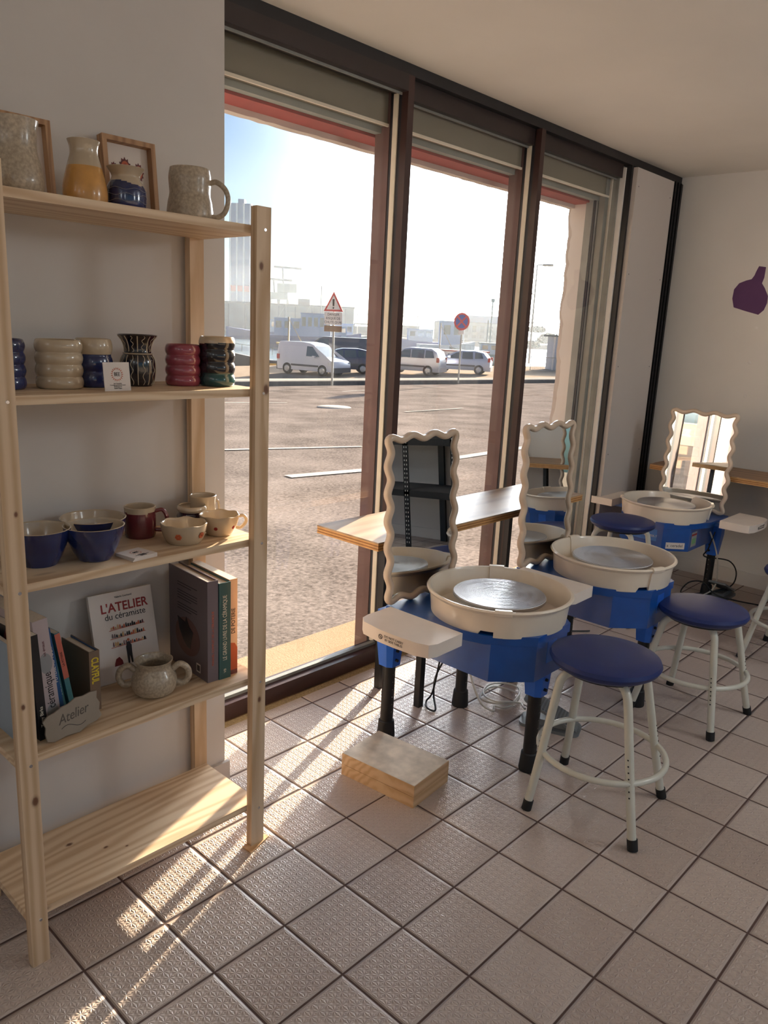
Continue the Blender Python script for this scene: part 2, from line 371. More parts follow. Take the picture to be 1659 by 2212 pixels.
def text(name, s, size, m, parent, mat, align='CENTER', sx=1.0, ext=.0002, bold=0.0, shear=0.0):
    cu = bpy.data.curves.new(name, 'FONT'); cu.body = s; cu.size = size; cu.align_x = align; cu.align_y = 'CENTER'; cu.extrude = ext; cu.offset = bold; cu.shear = shear; cu.resolution_u = 3
    t = bpy.data.objects.new('tmp', cu); COL.objects.link(t)
    bpy.context.view_layer.update()
    me = bpy.data.meshes.new_from_object(t.evaluated_get(bpy.context.evaluated_depsgraph_get()))
    bpy.data.objects.remove(t); me.name = name; me.materials.clear(); me.materials.append(m)
    me.transform(mat @ Matrix.Diagonal((sx, 1, 1, 1)))
    o = bpy.data.objects.new(name, me); COL.objects.link(o)
    if parent: o.parent = parent
    return o
def basis(o, x, y):      # matrix with given x and y axes
    x = Vector(x).normalized(); y = Vector(y).normalized(); z = x.cross(y)
    return Matrix(((x.x, y.x, z.x, o[0]), (x.y, y.y, z.y, o[1]), (x.z, y.z, z.z, o[2]), (0, 0, 0, 1)))

# ------------------------------------------------------------------ the room
CZ = 2.345
def wallbox(name, a, b, m): return struct(BX(name, a, b, m, smooth=0))
wallbox('floor', (-3.4, -4.4, -.12), (3.66, .862, 0), M['floor'])
wallbox('trim_1', (-.1, .862, -.12), (3.66, .90, -.004), M['strip_conc'])           # mortar threshold
wallbox('ceiling', (-3.4, -4.4, CZ), (3.66, 1.22, CZ + .15), M['ceiling'])
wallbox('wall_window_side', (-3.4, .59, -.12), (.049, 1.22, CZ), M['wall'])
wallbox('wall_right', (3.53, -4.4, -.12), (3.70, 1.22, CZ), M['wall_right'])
wallbox('wall_back', (-3.4, -4.55, -.12), (3.7, -4.4, .25), M['wall'])          # low wall under an unseen rear opening, added to let in more daylight
wallbox('wall_back_head', (-3.4, -4.55, 2.2), (3.7, -4.4, CZ), M['wall'])
for k in range(5): wallbox('trim_%d' % (20 + k), (-3.4 + k * 1.73, -4.52, .25), (-3.28 + k * 1.73, -4.44, 2.2), M['wall'])
wallbox('ground_rear_street', (-60, -60, -.4), (60, -4.56, -.12), M['lot'])
for k, (lx, ly) in enumerate(((-2.7, -.1), (-2.9, -1.3), (-2.5, -2.6), (.8, -3.2), (2.0, -2.0))):  # fill lamps added behind the viewer to brighten the room
    o = empty('fill_lamp', (lx, ly, 2.0)); tag(o, 'added fill globe lamp, unseen behind the viewer, ' + ('nearest the shelf wall', 'second along the left wall', 'third along the left wall', 'rear middle', 'beside the black rack')[k], 'lamp', 'added fill globe lamps')
    TB('cord', [(0, 0, .13), (0, 0, CZ - 2.0)], .004, M['black_metal'], o, 8)
    bm = bmesh.new(); lathe(bm, [(0, -.13), (.07, -.11), (.12, -.05), (.13, 0), (.12, .05), (.07, .11), (.02, .13), (.02, .145), (0, .145)], 28); g = build('globe', bm, M['globe'], o)
    ld = bpy.data.lights.new('fill_bulb', 'POINT'); ld.energy = FILL_W * (.36, .42, .45, 1.5, 3.5)[k]; ld.color = (.90, .96, 1.0); ld.shadow_soft_size = .14
    lo_ = bpy.data.objects.new('fill_bulb', ld); COL.objects.link(lo_); lo_.parent = o; g.visible_shadow = True
wallbox('wall_left', (-3.55, -4.55, -.12), (-3.4, 1.22, CZ), M['wall'])
wallbox('baseboard_window_side', (-3.4, .578, 0), (.06, .59, .075), M['board'])
bm = bmesh.new(); box(bm, (3.517, -4.4, 0), (3.53, .88, .085))
struct(build('baseboard_right', bm, M['wall_right'], bevel=.003))
# purple bottle silhouette painted flat on the right wall
bp = [(1640, 575), (1655, 577), (1651, 600), (1646, 612), (1652, 622), (1659, 640), (1657, 655), (1650, 670), (1638, 680), (1610, 672), (1585, 664), (1582, 645), (1586, 625), (1597, 612), (1612, 606), (1624, 603), (1630, 595), (1634, 586)]
bm = bmesh.new(); pts = []
for u, v in bp:
    r = ray(u, v); p = CAM + r * ((3.53 - CAM.x) / r.x); pts.append((p.y, p.z))
vs = [bm.verts.new((3.5285, y, z)) for y, z in pts]; f = bm.faces.new(vs)
r_ = bmesh.ops.extrude_face_region(bm, geom=[f]); bmesh.ops.translate(bm, vec=(.0012, 0, 0), verts=[q for q in r_['geom'] if isinstance(q, bmesh.types.BMVert)])
tag(build('bottle_silhouette', bm, M['purple'], smooth=0), 'purple long-necked bottle silhouette painted on the right wall', 'wall decoration')
# small filler spots left on the wall
for k, (u, v) in enumerate(((1633, 709), (1619, 783), (1610, 856))):
    r = ray(u, v); p = CAM + r * ((3.53 - CAM.x) / r.x)
    bm = bmesh.new(); lathe(bm, [(0, .002), (.006, .002), (.010, 0)], 14)
    tag(build('wall_plug', bm, M['reveal'], rot=(0, -PI / 2, 0), loc=(3.5295, p.y, p.z)), ('white wall plug filler just below the purple bottle', 'white wall plug filler halfway between purple bottle and mirror', 'white wall plug filler just above the wavy mirror on the right wall')[k], 'wall plug')

# ------------------------------------------------------------------ shopfront
GX = [(.178, .211), (1.084, 1.117), (1.990, 2.023), (2.884, 2.90)]
HB1, HB2 = 2.236, 2.226
wallbox('trim_2', (.049, .905, 2.306), (3.53, 1.0, CZ), M['dark'])                 # head strip under ceiling
def mullion(n, x0, x1, parent_name):
    o = empty(parent_name, (0, 0, 0)); struct(o)
    BX('inner_profile', (x0, .900, .0), (x1, .931, 2.306), M['brown'], o, .002)
    BX('black_gasket', (x0 + .004, .931, .0), (x1, .949, 2.27), M['gasket'], o)
    BX('cream_bead', (x0 - .001, .949, .07), (x1, .972, 2.262), M['cream_alu'], o)
    BX('outer_gasket', (x0 + .003, .972, .0), (x1 + .01, .988, 2.28), M['gasket'], o)
    BX('outer_profile', (x0, .988, -.02), (x1 + .03, 1.062, 2.35), M['brown_out'], o, .002)
    return o
for i in range(3): mullion(i, *GX[i], 'trim_%d' % (3 + i))
# panes: window_1 .. window_3
def window(i, x0, x1, yb, zb):
    o = empty('window_%d' % i, (0, 0, 0)); struct(o)
    BX('glass_pane', (x0, .958, .072), (x1, .962, zb + .05), M['glass'], o, smooth=0)
    BX('bottom_rail', (x0, .900, 0), (x1, .985, .062), M['brown'], o, .003)
    BX('rail_bead', (x0, .935, .062), (x1, .955, .074), M['greyalu'], o, .002)
    BX('top_rail', (x0, yb, zb), (x1, yb + .07, 2.306), M['brown_dk'], o, .003)
    BX('top_bead', (x0, yb + .03, zb - .008), (x1, yb + .036, zb), M['greyalu'], o)
window(1, .211, 1.084, .900, 2.250); window(2, 1.117, 1.990, .935, 2.238); window(3, 2.023, 2.852, .935, 2.238)
BX('side_filler', (.049, .93, 0), (.178, .99, 2.306), M['brown']); struct(bpy.data.objects['side_filler']); bpy.data.objects['side_filler'].name = 'trim_6'
# right-hand jamb of the third window
o = empty('trim_7', (0, 0, 0)); struct(o)
BX('black_jamb', (2.866, .893, 0), (2.886, .922, 2.30), M['dark'], o)
BX('white_bead', (2.856, .922, 0), (2.88, .950, 2.29), M['reveal'], o)
BX('grey_jamb', (2.850, .950, 0), (2.875, .985, 2.30), M['greyalu'], o)
BX('cream_edge', (2.838, .985, 0), (2.86, .995, 2.30), M['cream_alu'], o)
BX('outer_jamb', (2.80, .995, 0), (2.87, 1.035, 2.34), M['greyalu'], o)
o = empty('trim_8', (0, 0, 0)); struct(o)
BX('guide_rail', (2.765, 1.045, -.02), (2.80, 1.085, 2.14), M['greyalu'], o, .003)
BX('guide_slot', (2.772, 1.035, -.02), (2.784, 1.047, 2.14), M['gasket'], o)
# board panel closing the end bay and the black upright by the corner
o = struct(BX('trim_9', (2.886, .868, 0), (3.346, .90, 2.292), M['board'], bevel=.001))
for k, (dx, zz) in enumerate([(a, b) for b in (.25, .75, 1.25, 1.75, 2.2) for a in (.03, .43)]):
    bm = bmesh.new(); lathe(bm, [(0, .0006), (.003, .0006), (.0035, 0)], 10); build('screw', bm, M['dark'], o, rot=(PI / 2, 0, 0), loc=(2.886 + dx, .868, zz))
o = empty('trim_10', (0, 0, 0)); struct(o)
BX('black_upright', (3.346, .895, 0), (3.53, .96, 2.306), M['dark'], o)
for k in range(4): BX('upright_rib', (3.37 + k * .04, .886, 0), (3.376 + k * .04, .896, 2.306), M['black_metal'], o)
# outside of the wall: shutter box, lintel, reveals
wallbox('wall_shutter_box', (.0, 1.0, 2.145), (2.86, 1.03, 2.5), M['shutterbox'])
wallbox('trim_11', (.0, .992, 2.140), (2.86, 1.0, 2.150), M['cream_alu'])
wallbox('trim_12', (.0, 1.03, 2.122), (2.80, 1.065, 2.5), M['shutterlip'])
wallbox('trim_13', (.0, 1.068, 2.112), (2.82, 1.175, 2.5), M['red'])
bm = bmesh.new()
xs = [i * .04 - .2 for i in range(82)]
for i in range(len(xs) - 1):
    pass
lo = [(x, 2.092 + random.uniform(-.0015, .0015)) for x in xs]
fr = [bm.verts.new((x, 1.175, z)) for x, z in lo]; bk = [bm.verts.new((x, 1.215, z)) for x, z in lo]
frt = [bm.verts.new((x, 1.175, 3.4)) for x, z in lo]; bkt = [bm.verts.new((x, 1.215, 3.4)) for x, z in lo]
for i in range(len(xs) - 1):
    bm.faces.new((fr[i], fr[i + 1], bk[i + 1], bk[i])); bm.faces.new((fr[i], fr[i + 1], frt[i + 1], frt[i])); bm.faces.new((bk[i], bk[i + 1], bkt[i + 1], bkt[i]))
struct(build('wall_lintel_face', bm, M['render']))
wallbox('wall_outside_left', (-6, .9, -.3), (.0, 1.215, 3.4), M['render'])
# right reveal with a ragged outer edge of old paint
bm = bmesh.new(); zs = [i * .03 - .3 for i in range(124)]; prev = None; off = 0
for z in zs:
    off = off * .7 + random.uniform(-.010, .010)
    a = bm.verts.new((2.80, 1.03, z)); b_ = bm.verts.new((2.80, 1.190 + off, z)); c = bm.verts.new((2.815, 1.215 + off * .5, z)); d = bm.verts.new((6.0, 1.215, z))
    if prev:
        for q, mi in ((0, 0), (1, 1), (2, 1)):
            f = bm.faces.new((prev[q], prev[q + 1], (a, b_, c, d)[q + 1], (a, b_, c, d)[q])); f.material_index = mi
    prev = (a, b_, c, d)
struct(build('wall_reveal', bm, [M['reveal'], M['render']]))
wallbox('wall_outside_right', (2.87, .96, -.3), (6, 1.20, 3.4), M['render'])

# ------------------------------------------------------------------ outdoors: ground
def yc(x): return 18.8 - .13 * (x - 15)
def strip(name, rows, m, x0=-70, x1=86, n=24, base=None):
    bm = bmesh.new(); prev = None
    for i in range(n + 1):
        x = x0 + (x1 - x0) * i / n; vs = [bm.verts.new((x, fy(x), z)) for fy, z in rows]
        for q, (fy, z) in zip(vs, rows):
            if fy(x) - yc(x) > 5 and z > -3: q.co.z += .022 * min(0, x - 37)
        if prev:
            for k in range(len(vs) - 1): bm.faces.new((prev[k], prev[k + 1], vs[k + 1], vs[k]))
        prev = vs
    return struct(build(name, bm, m, smooth=0))
wallbox('pavement_sill', (-8, .985, -.3), (8, 1.33, -.015), M['sill_conc'])
strip('ground_street', [(lambda x: 1.2, -.05), (yc, -.6)], M['asphalt'])
strip('ground_kerb', [(yc, -.62), (yc, -.46), (lambda x: yc(x) + .3, -.455)], M['kerb'])
strip('ground_footpath', [(lambda x: yc(x) + .3, -.455), (lambda x: yc(x) + 3.2, -.62)], M['path'])
strip('ground_car_park', [(lambda x: yc(x) + 3.2, -.62), (lambda x: yc(x) + 9, -1.15), (lambda x: yc(x) + 19, -1.25), (lambda x: yc(x) + 24, -1.3), (lambda x: yc(x) + 24.2, -4.4)], M['lot'])
bm = bmesh.new(); f = [bm.verts.new(p) for p in ((-400, 20, -3.8), (700, -60, -3.8), (900, 800, -3.8), (-400, 800, -3.8))]; bm.faces.new(f)
struct(build('ground_water', bm, M['water'], smooth=0))
def gz(x, y): return -.05 + (-.55) * (y - 1.2) / (yc(x) - 1.2)
def marking(pix, wd, label, two=None):
    bm = bmesh.new(); P = []
    for u, v in pix:
        z = -.15
        for _ in range(6): p = onz(u, v, z); z = gz(p.x, p.y)
        P.append(Vector((p.x, p.y, z + .006)))
    for i in range(len(P) - 1):
        t = (P[i + 1] - P[i]).normalized(); s = Vector((-t.y, t.x, 0)) * wd / 2
        a, b, c, d = P[i] - s, P[i + 1] - s, P[i + 1] + s, P[i] + s
        for q in (a, b, c, d): q.z = gz(q.x, q.y) + .006
        bm.faces.new([bm.verts.new(q) for q in (a, b, c, d)])
    return tag(build('road_marking', bm, M['roadpaint'], smooth=0), label, 'road marking')
marking([(485, 972), (782, 965)], .10, 'long thin white line crossing the street behind the pine post', )
marking([(622, 1030), (800, 1015), (990, 989), (1140, 966), (1220, 950)], .17, 'broad white line running behind the three windows, nearest to the glass')
marking([(485, 870), (620, 870)], .10, 'short white dash left of the manhole in the street')
marking([(875, 890), (1000, 882)], .10, 'short white dash seen right of the first brown mullion')
marking([(740, 846), (800, 843)], .12, 'far white dash close to the kerb below the white van')
p = onz(722, 877, -.33)
bm = bmesh.new(); lathe(bm, [(0, .012), (.36, .012), (.38, 0)], 32)
tag(build('manhole_cover', bm, M['roadpaint'], loc=(p.x, p.y, gz(p.x, p.y))), 'round pale manhole cover in the street in front of the van', 'manhole cover')
# ------------------------------------------------------------------ vehicles
def gz2(x, y):
    d = y - yc(x)
    for (a, za), (b, zb) in zip(((0, -.455), (3.2, -.62), (9, -1.15), (19, -1.25), (24, -1.3)), ((3.2, -.62), (9, -1.15), (19, -1.25), (24, -1.3), (60, -1.3))):
        if d <= b: return za + (zb - za) * (d - a) / (b - a) + (.022 * min(0, x - 37) * min(1, max(0, (d - 3.2) / 5.8)))
    return -1.3
def onlot(u, v):
    z = -1.1
    for _ in range(12): p = onz(u, v, z); z = .5 * z + .5 * gz2(p.x, p.y)
    return Vector((p.x, p.y, z))
M['carglass'] = plain('car_glass', (60, 74, 78), .05, spec=.9, coat=1)
M['tyre'] = plain('tyre', (34, 34, 36), .7); M['hub'] = plain('wheel_hub', (190, 192, 194), .35, metal=.6)
M['plastic'] = plain('grey_bumper', (78, 80, 86), .6); M['lamp_red'] = plain('tail_lamp', (190, 60, 48), .3); M['lamp_w'] = plain('head_lamp', (226, 228, 230), .2)
def car(loc, heading, label, cat, paint, side, roofw, wins, wheels, W=1.66, bumper=True, rear_glass=None, front_glass=None, cargo=False):
    # side: outline of lower body + cabin as (x, z); x forward
    o = empty('parked_car' if cat == 'car' else 'parked_van', loc, heading, label, cat, 'vehicles parked on the quay')
    body_m = paint
    bm = bmesh.new()
    n = len(side); hw = W / 2
    def width(z):
        zb = roofw[0]
        return hw if z < zb else hw - (z - zb) / (roofw[1] - zb) * roofw[2]
    L = [bm.verts.new((x, width(z), z)) for x, z in side]; R_ = [bm.verts.new((x, -width(z), z)) for x, z in side]
    for i in range(n): bm.faces.new((L[i], L[(i + 1) % n], R_[(i + 1) % n], R_[i]))
    fl = bm.faces.new(L[::-1]); fr = bm.faces.new(R_); bmesh.ops.triangulate(bm, faces=[fl, fr])
    build('body', bm, body_m, o, bevel=.03, smooth=40)
    for w_ in wins:
        for s in (-1, 1):
            bm = bmesh.new(); vs = [bm.verts.new((x, s * (width(z) + .012), z)) for x, z in w_]
            bm.faces.new(vs if s < 0 else vs[::-1]); build('side_window', bm, M['carglass'], o, smooth=0)
    for nm, g in (('windscreen', front_glass), ('rear_window', rear_glass)):
        if g:
            (xa, za), (xb, zb) = g; bm = bmesh.new(); d = Vector((zb - za, 0, -(xb - xa))).normalized() * .015
            if (nm == 'windscreen') != (d.x > 0): d = -d
            vs = [bm.verts.new(q) for q in ((xa + d.x, width(za) - .08, za + d.z), (xa + d.x, -width(za) + .08, za + d.z), (xb + d.x, -width(zb) + .1, zb + d.z), (xb + d.x, width(zb) - .1, zb + d.z))]
            bm.faces.new(vs); build(nm, bm, M['carglass'], o, smooth=0)
    for x, r in wheels:
        for s in (-1, 1):
            y = s * (hw - .09)
            bm = bmesh.new(); lathe(bm, [(0, -.1), (r * .9, -.1), (r, -.08), (r, .08), (r * .9, .1), (r * .62, .1), (r * .60, .07), (0, .07)], 24)
            wl = build('wheel', bm, M['tyre'], o, rot=(-PI / 2 * s, 0, 0), loc=(x, y, r))
            bm = bmesh.new(); lathe(bm, [(0, .10), (r * .2, .11), (r * .55, .09), (r * .6, .08)], 20)
            for q in range(5):
                a = 2 * PI * q / 5; box(bm, (0, -.03, .095), (r * .56, .03, .112), mat=Matrix.Rotation(a, 4, 'Z'))
            build('hub_cap', bm, M['hub'], wl)
    xs_ = [p[0] for p in side]; x0, x1 = min(xs_), max(xs_)
    for nm, x in (('front_bumper', x1), ('rear_bumper', x0)):
        s = 1 if x == x1 else -1
        BX(nm, (min(x - s * .35, x + s * .04), -hw + .03, .22), (max(x - s * .35, x + s * .04), hw - .03, .50), M['plastic'] if bumper else paint, o, .05)
    for s in (-1, 1):
        bm = bmesh.new(); box(bm, (x1 - .42, s * hw - .03 * s - .06, .62), (x1 - .03, s * hw - .03 * s + .03, .80)); build('head_lamp', bm, M['lamp_w'], o, bevel=.03)
        bm = bmesh.new(); box(bm, (x0 - .01, s * (hw - .06) - .05, .80), (x0 + .16, s * (hw - .06) + .05, 1.08)); build('tail_lamp', bm, M['lamp_red'], o, bevel=.03)
        bm = bmesh.new(); box(bm, (.62, s * (hw + .08) - .07, .98), (.78, s * (hw + .08) + .07, 1.10)); build('door_mirror', bm, paint, o, bevel=.03)
        BX('rubbing_strip', (-.95, s * (hw + .005) - .015, .48), (.95, s * (hw + .005) + .015, .58), M['plastic'], o)
    return o
pw = plain('white_car_paint', (226, 228, 236), .25, var=.01, coat=.8); ps = plain('silver_car_paint', (170, 178, 196), .3, metal=.4, var=.02, coat=.8)
pn = plain('navy_car_paint', (36, 46, 84), .25, var=.03, coat=.8); pd = plain('dark_grey_van_paint', (62, 64, 78), .3, var=.03, coat=.6)
VAN = [(-1.95, .25), (2.0, .25), (2.02, .62), (1.90, .84), (1.25, 1.02), (.55, 1.66), (.25, 1.76), (-.3, 1.82), (-1.85, 1.80), (-1.96, 1.65), (-1.99, .9)]
HATCH = [(-1.85, .25), (1.88, .25), (1.93, .55), (1.80, .76), (1.05, .95), (.35, 1.36), (.0, 1.44), (-.9, 1.46), (-1.45, 1.36), (-1.80, .98), (-1.90, .80)]
MPV = [(-1.8, .25), (1.8, .25), (1.86, .60), (1.72, .82), (1.1, 1.02), (.45, 1.50), (.1, 1.60), (-1.3, 1.58), (-1.62, 1.40), (-1.82, .92)]
BIG = [(-2.4, .3), (2.35, .3), (2.42, .8), (2.2, 1.05), (1.6, 1.25), (.95, 1.85), (.7, 1.95), (-2.3, 1.95), (-2.42, 1.8)]
W1 = [[(.1, 1.05), (1.02, 1.05), (.48, 1.58), (.1, 1.60)]]
WH = [[(-.02, .95), (.92, .95), (.30, 1.30), (-.02, 1.36)], [(-.80, .96), (-.10, .95), (-.10, 1.36), (-.75, 1.38)], [(-1.45, 1.02), (-.92, .98), (-.90, 1.37), (-1.30, 1.33)]]
WM = [[(-.0, 1.02), (.98, 1.02), (.42, 1.45), (.0, 1.50)], [(-.85, 1.02), (-.08, 1.02), (-.08, 1.50), (-.85, 1.50)], [(-1.5, 1.06), (-.95, 1.04), (-.95, 1.48), (-1.38, 1.44)]]
WB = [[(.3, 1.28), (1.45, 1.28), (.95, 1.78), (.3, 1.80)]]
H0 = math.atan2(-.40, .917)
p = onlot(676, 809); car(p, math.radians(-78), 'white panel van parked beside the quay', 'van', pw, VAN, (1.0, 1.82, .14), W1, [(-1.25, .31), (1.22, .31)], front_glass=((1.2, 1.05), (.6, 1.60)), W=1.67)
p = onlot(742, 797); car(p + Vector((2.2, 3.2, 0)), math.radians(128), 'dark grey van parked behind the white panel van', 'van', pd, BIG, (1.2, 1.95, .16), WB, [(-1.5, .33), (1.6, .33)], W=1.9, front_glass=((1.6, 1.28), (1.0, 1.82)))
p = onlot(786, 807); car(p + Vector((-.9, 1.0, 0)), math.radians(140), 'dark blue car half hidden by the first brown mullion', 'car', pn, HATCH, (.9, 1.46, .18), WH, [(-1.2, .30), (1.2, .30)], front_glass=((1.0, .98), (.42, 1.32)), W=1.64)
p = onlot(893, 808); car(p, math.radians(112), 'silver people carrier showing its rear, next to the silver hatchback', 'car', ps, MPV, (1.0, 1.6, .16), WM, [(-1.15, .30), (1.15, .30)], rear_glass=((-1.78, .98), (-1.62, 1.40)), W=1.66, bumper=False)
p = onlot(996, 806); car(p, math.radians(120), 'silver hatchback behind the round no-stopping sign', 'car', ps, HATCH, (.9, 1.46, .18), WH, [(-1.2, .30), (1.2, .30)], front_glass=((1.0, .98), (.42, 1.32)), W=1.64, bumper=False)

# ------------------------------------------------------------------ road signs
M['galv'] = plain('galvanised_steel', (176, 176, 170), .5, metal=.3); M['signwhite'] = plain('sign_white', (236, 232, 230), .5); M['signred'] = plain('sign_red', (206, 62, 62), .5); M['signblue'] = plain('sign_blue', (72, 88, 170), .5); M['brownplate'] = plain('brown_plate', (150, 124, 100), .6)
z = -.46; b = onz(717, 826, z); b.z = z - .1
o = empty('warning_sign', b, math.radians(-72)); tag(o, 'triangular red-bordered warning sign with exclamation mark on a pole', 'road sign')
TB('pole', [(0, 0, 0), (0, 0, 2.75)], .035, M['galv'], o)
S3 = .42
def tri(r): return [(r * math.sin(a), r * math.cos(a)) for a in (0, -2 * PI / 3, 2 * PI / 3)]
for r, m, dz, nm in ((S3, M['signred'], 0, 'red_triangle'), (S3 * .72, M['signwhite'], .006, 'white_field')):
    bm = bmesh.new(); prism(bm, tri(r)[::-1], 0, .01, mat=basis((0, -.04 - dz, 2.62), (1, 0, 0), (0, 0, 1))); build(nm, bm, m, o, bevel=.0)
bm = bmesh.new(); mt = basis((0, -.058, 2.60), (1, 0, 0), (0, 0, 1)); prism(bm, [(-.028, -.02), (.028, -.02), (.036, .2), (-.036, .2)], 0, .004, mat=mt); prism(bm, [(.03 * math.cos(k * PI / 6), .03 * math.sin(k * PI / 6) - .08) for k in range(12)], 0, .004, mat=mt); build('exclamation_mark', bm, M['ink'], o)
BX('text_plate', (-.33, -.05, 1.98), (.33, -.04, 2.38), M['signwhite'], o)
for k, s in enumerate(('DANGER', 'RISQUE DE', 'CHUTE QUAI')): text('plate_text', s, .11, M['ink'], o, basis((0, -.053, 2.31 - k * .125), (1, 0, 0), (0, 0, 1)))
BX('brown_plate', (-.33, -.05, 1.76), (.33, -.04, 1.95), M['brownplate'], o)
b = onz(990, 822, z); b.z = z - .1
o = empty('round_sign', b, math.radians(-78)); tag(o, 'round red and blue no-stopping sign on a pole', 'road sign')
TB('pole', [(0, 0, 0), (0, 0, 2.2)], .032, M['galv'], o)
def disc(nm, r, m, y):
    bm = bmesh.new(); prism(bm, [(r * math.cos(k * PI / 18), r * math.sin(k * PI / 18)) for k in range(36)], 0, .008, mat=basis((0, y, 2.34), (1, 0, 0), (0, 0, 1))); build(nm, bm, m, o)
disc('red_ring', .33, M['signred'], -.04); disc('blue_field', .255, M['signblue'], -.046)
bm = bmesh.new()
for s in (-1, 1): box(bm, (-.27, -.03, .008), (.27, .03, .012), mat=basis((0, -.046, 2.34), (1, 0, 0), (0, 0, 1)) @ Matrix.Rotation(s * PI / 4, 4, 'Z'))
build('red_cross', bm, M['signred'], o)
BX('lower_plate', (-.12, -.05, 1.86), (.12, -.04, 2.0), M['signwhite'], o)

# ------------------------------------------------------------------ boats
def boat(loc, heading, L, B, H, hullm, label, cabins, masts=(), rail=True, name='moored_boat', stripe=None):
    o = empty(name, loc, heading, label, 'boat', 'boats in the harbour')
    N = 14; bm = bmesh.new(); rows = []
    for i in range(N + 1):
        t = i / N; x = -L / 2 + L * t
        wd = B / 2 * (1 - max(0, (t - .55) / .45) ** 2.2) * (.86 + .14 * min(1, t * 5)); sh = H * (1 + .45 * max(0, (t - .4) / .6) ** 2)
        rake = L * .07 * max(0, (t - .8) / .2)
        row = [bm.verts.new((x + rake, s * max(wd, .02) * k, zz)) for s, k, zz in ((1, 1, sh), (1, .93, sh * .45), (1, .6, 0), (-1, .6, 0), (-1, .93, sh * .45), (-1, 1, sh))]
        rows.append(row)
    for i in range(N):
        for k in range(5): bm.faces.new((rows[i][k], rows[i + 1][k], rows[i + 1][k + 1], rows[i][k + 1]))
        bm.faces.new((rows[i][5], rows[i + 1][5], rows[i + 1][0], rows[i][0]))
    bm.faces.new(rows[0]); bm.faces.new(rows[-1][::-1]); build('hull', bm, hullm, o)
    if stripe:
        for s in (-1, 1): BX('rub_rail', (-L / 2, s * B / 2 * .985 - .05, H * .82), (L * .12, s * B / 2 * .985 + .05, H * .95), stripe, o)
    for k, (x0, x1, z0, z1, wm, rm, nwin) in enumerate(cabins):
        c = BX('cabin', (x0 * L, -B * .32, z0), (x1 * L, B * .32, z1), wm, o, .04)
        BX('cabin_roof', (x0 * L - .15, -B * .36, z1), (x1 * L + .2, B * .36, z1 + .14), rm, c, .03)
        for q in range(nwin):
            xa = x0 * L + (x1 - x0) * L * (q + .18) / nwin; xb = x0 * L + (x1 - x0) * L * (q + .82) / nwin
            for s in (-1, 1): BX('cabin_window', (xa, s * B * .322 - .012, z0 + (z1 - z0) * .45), (xb, s * B * .322 + .012, z0 + (z1 - z0) * .85), M['carglass'], c)
    for mx_, mz, mh in masts:
        TB('mast', [(mx_ * L, 0, mz), (mx_ * L, 0, mz + mh)], .05 + L * .002, M['galv'], o, 8)
        TB('stay', [(mx_ * L, 0, mz + mh * .95), (mx_ * L - mh * .55, 0, mz)], .03, M['galv'], o, 6)
    if rail:
        bm = bmesh.new(); pts = [Vector((x, s * B * .45 * (1 - max(0, (x / L + .5 - .55) / .45) ** 2.2), H * 1.25 + .5 + .35 * max(0, x / L) * H)) for s in (1,) for x in [L * (.1 + .04 * k) for k in range(10)]]
        tube(bm, pts, .02, 6)
        for p_ in pts[::2]: tube(bm, [p_, p_ - Vector((0, 0, .55))], .018, 6)
        build('bow_rail', bm, M['galv'], o)
    return o
mb = lambda n, c: plain(n, c, .55, var=.08)
H_blue, H_black, H_white, H_red, H_yel = mb('boat_blue', (52, 78, 150)), mb('boat_black', (50, 52, 58)), mb('boat_white', (218, 220, 226)), mb('boat_red', (150, 66, 54)), mb('boat_yellow', (222, 176, 74))
H_lb = mb('boat_light_blue', (140, 166, 206)); H_grn = mb('boat_grey_green', (120, 134, 128))
WL = -3.8
def fl(u, v_unused, d): q = at(u, 760, d); return Vector((q.x, q.y, WL))
HR = math.atan2(RX.y, RX.x)      # heading to the right of the picture
boat(fl(610, 0, 62) + Vector((0, 0, .2)), HR + PI + .25, 9.6, 3.0, 2.0, H_black, 'black-hulled boat with a yellow-roofed cabin behind the white van', [(-.42, .02, 2.0, 3.35, H_white, H_yel, 4)], [(-.05, 3.3, 2.2)], stripe=H_yel)
boat(fl(672, 0, 170), HR + .05, 19, 5.5, 2.6, H_blue, 'large blue trawler with light blue wheelhouse across the water', [(-.42, -.12, 2.6, 6.2, H_lb, H_lb, 3), (-.12, .22, 2.6, 7.4, H_lb, H_blue, 5), (.26, .4, 2.8, 5.0, H_lb, H_white, 2)], [(.1, 7.4, 6), (-.3, 6.2, 3)])
boat(fl(560, 0, 240), HR + PI, 18, 5, 2.4, H_blue, 'blue and white trawler far left, behind the pine post', [(-.3, .1, 2.4, 6.0, H_white, H_lb, 4)], [(0, 6, 5)])
boat(fl(745, 0, 185), HR + .1, 11, 4, 2.4, H_grn, 'grey-green trawler moored right of the big blue trawler', [(-.3, .15, 2.4, 5.6, H_white, H_lb, 3)], [(.25, 2.5, 6)])
boat(fl(905, 0, 190), HR + PI + .1, 15, 4.5, 2.4, H_blue, 'blue trawler seen above the silver people carrier', [(-.2, .2, 2.4, 5.2, H_white, H_lb, 3)], [(.05, 5, 5), (-.35, 2.4, 6)])
boat(fl(985, 0, 72) + Vector((0, 0, .5)), HR + PI + .2, 8.0, 2.8, 1.6, H_red, 'small boat with a red roof and white cabin behind the silver hatchback', [(-.35, .15, 1.6, 2.9, H_white, H_red, 4)], [(.2, 2.2, 3.2)])
boat(fl(960, 0, 170), HR + .2, 12, 4, 2.2, H_white, 'white trawler with a light blue wheelhouse below the round sign', [(-.1, .28, 2.2, 7.2, H_lb, H_lb, 2)], [(.35, 2.2, 7)])
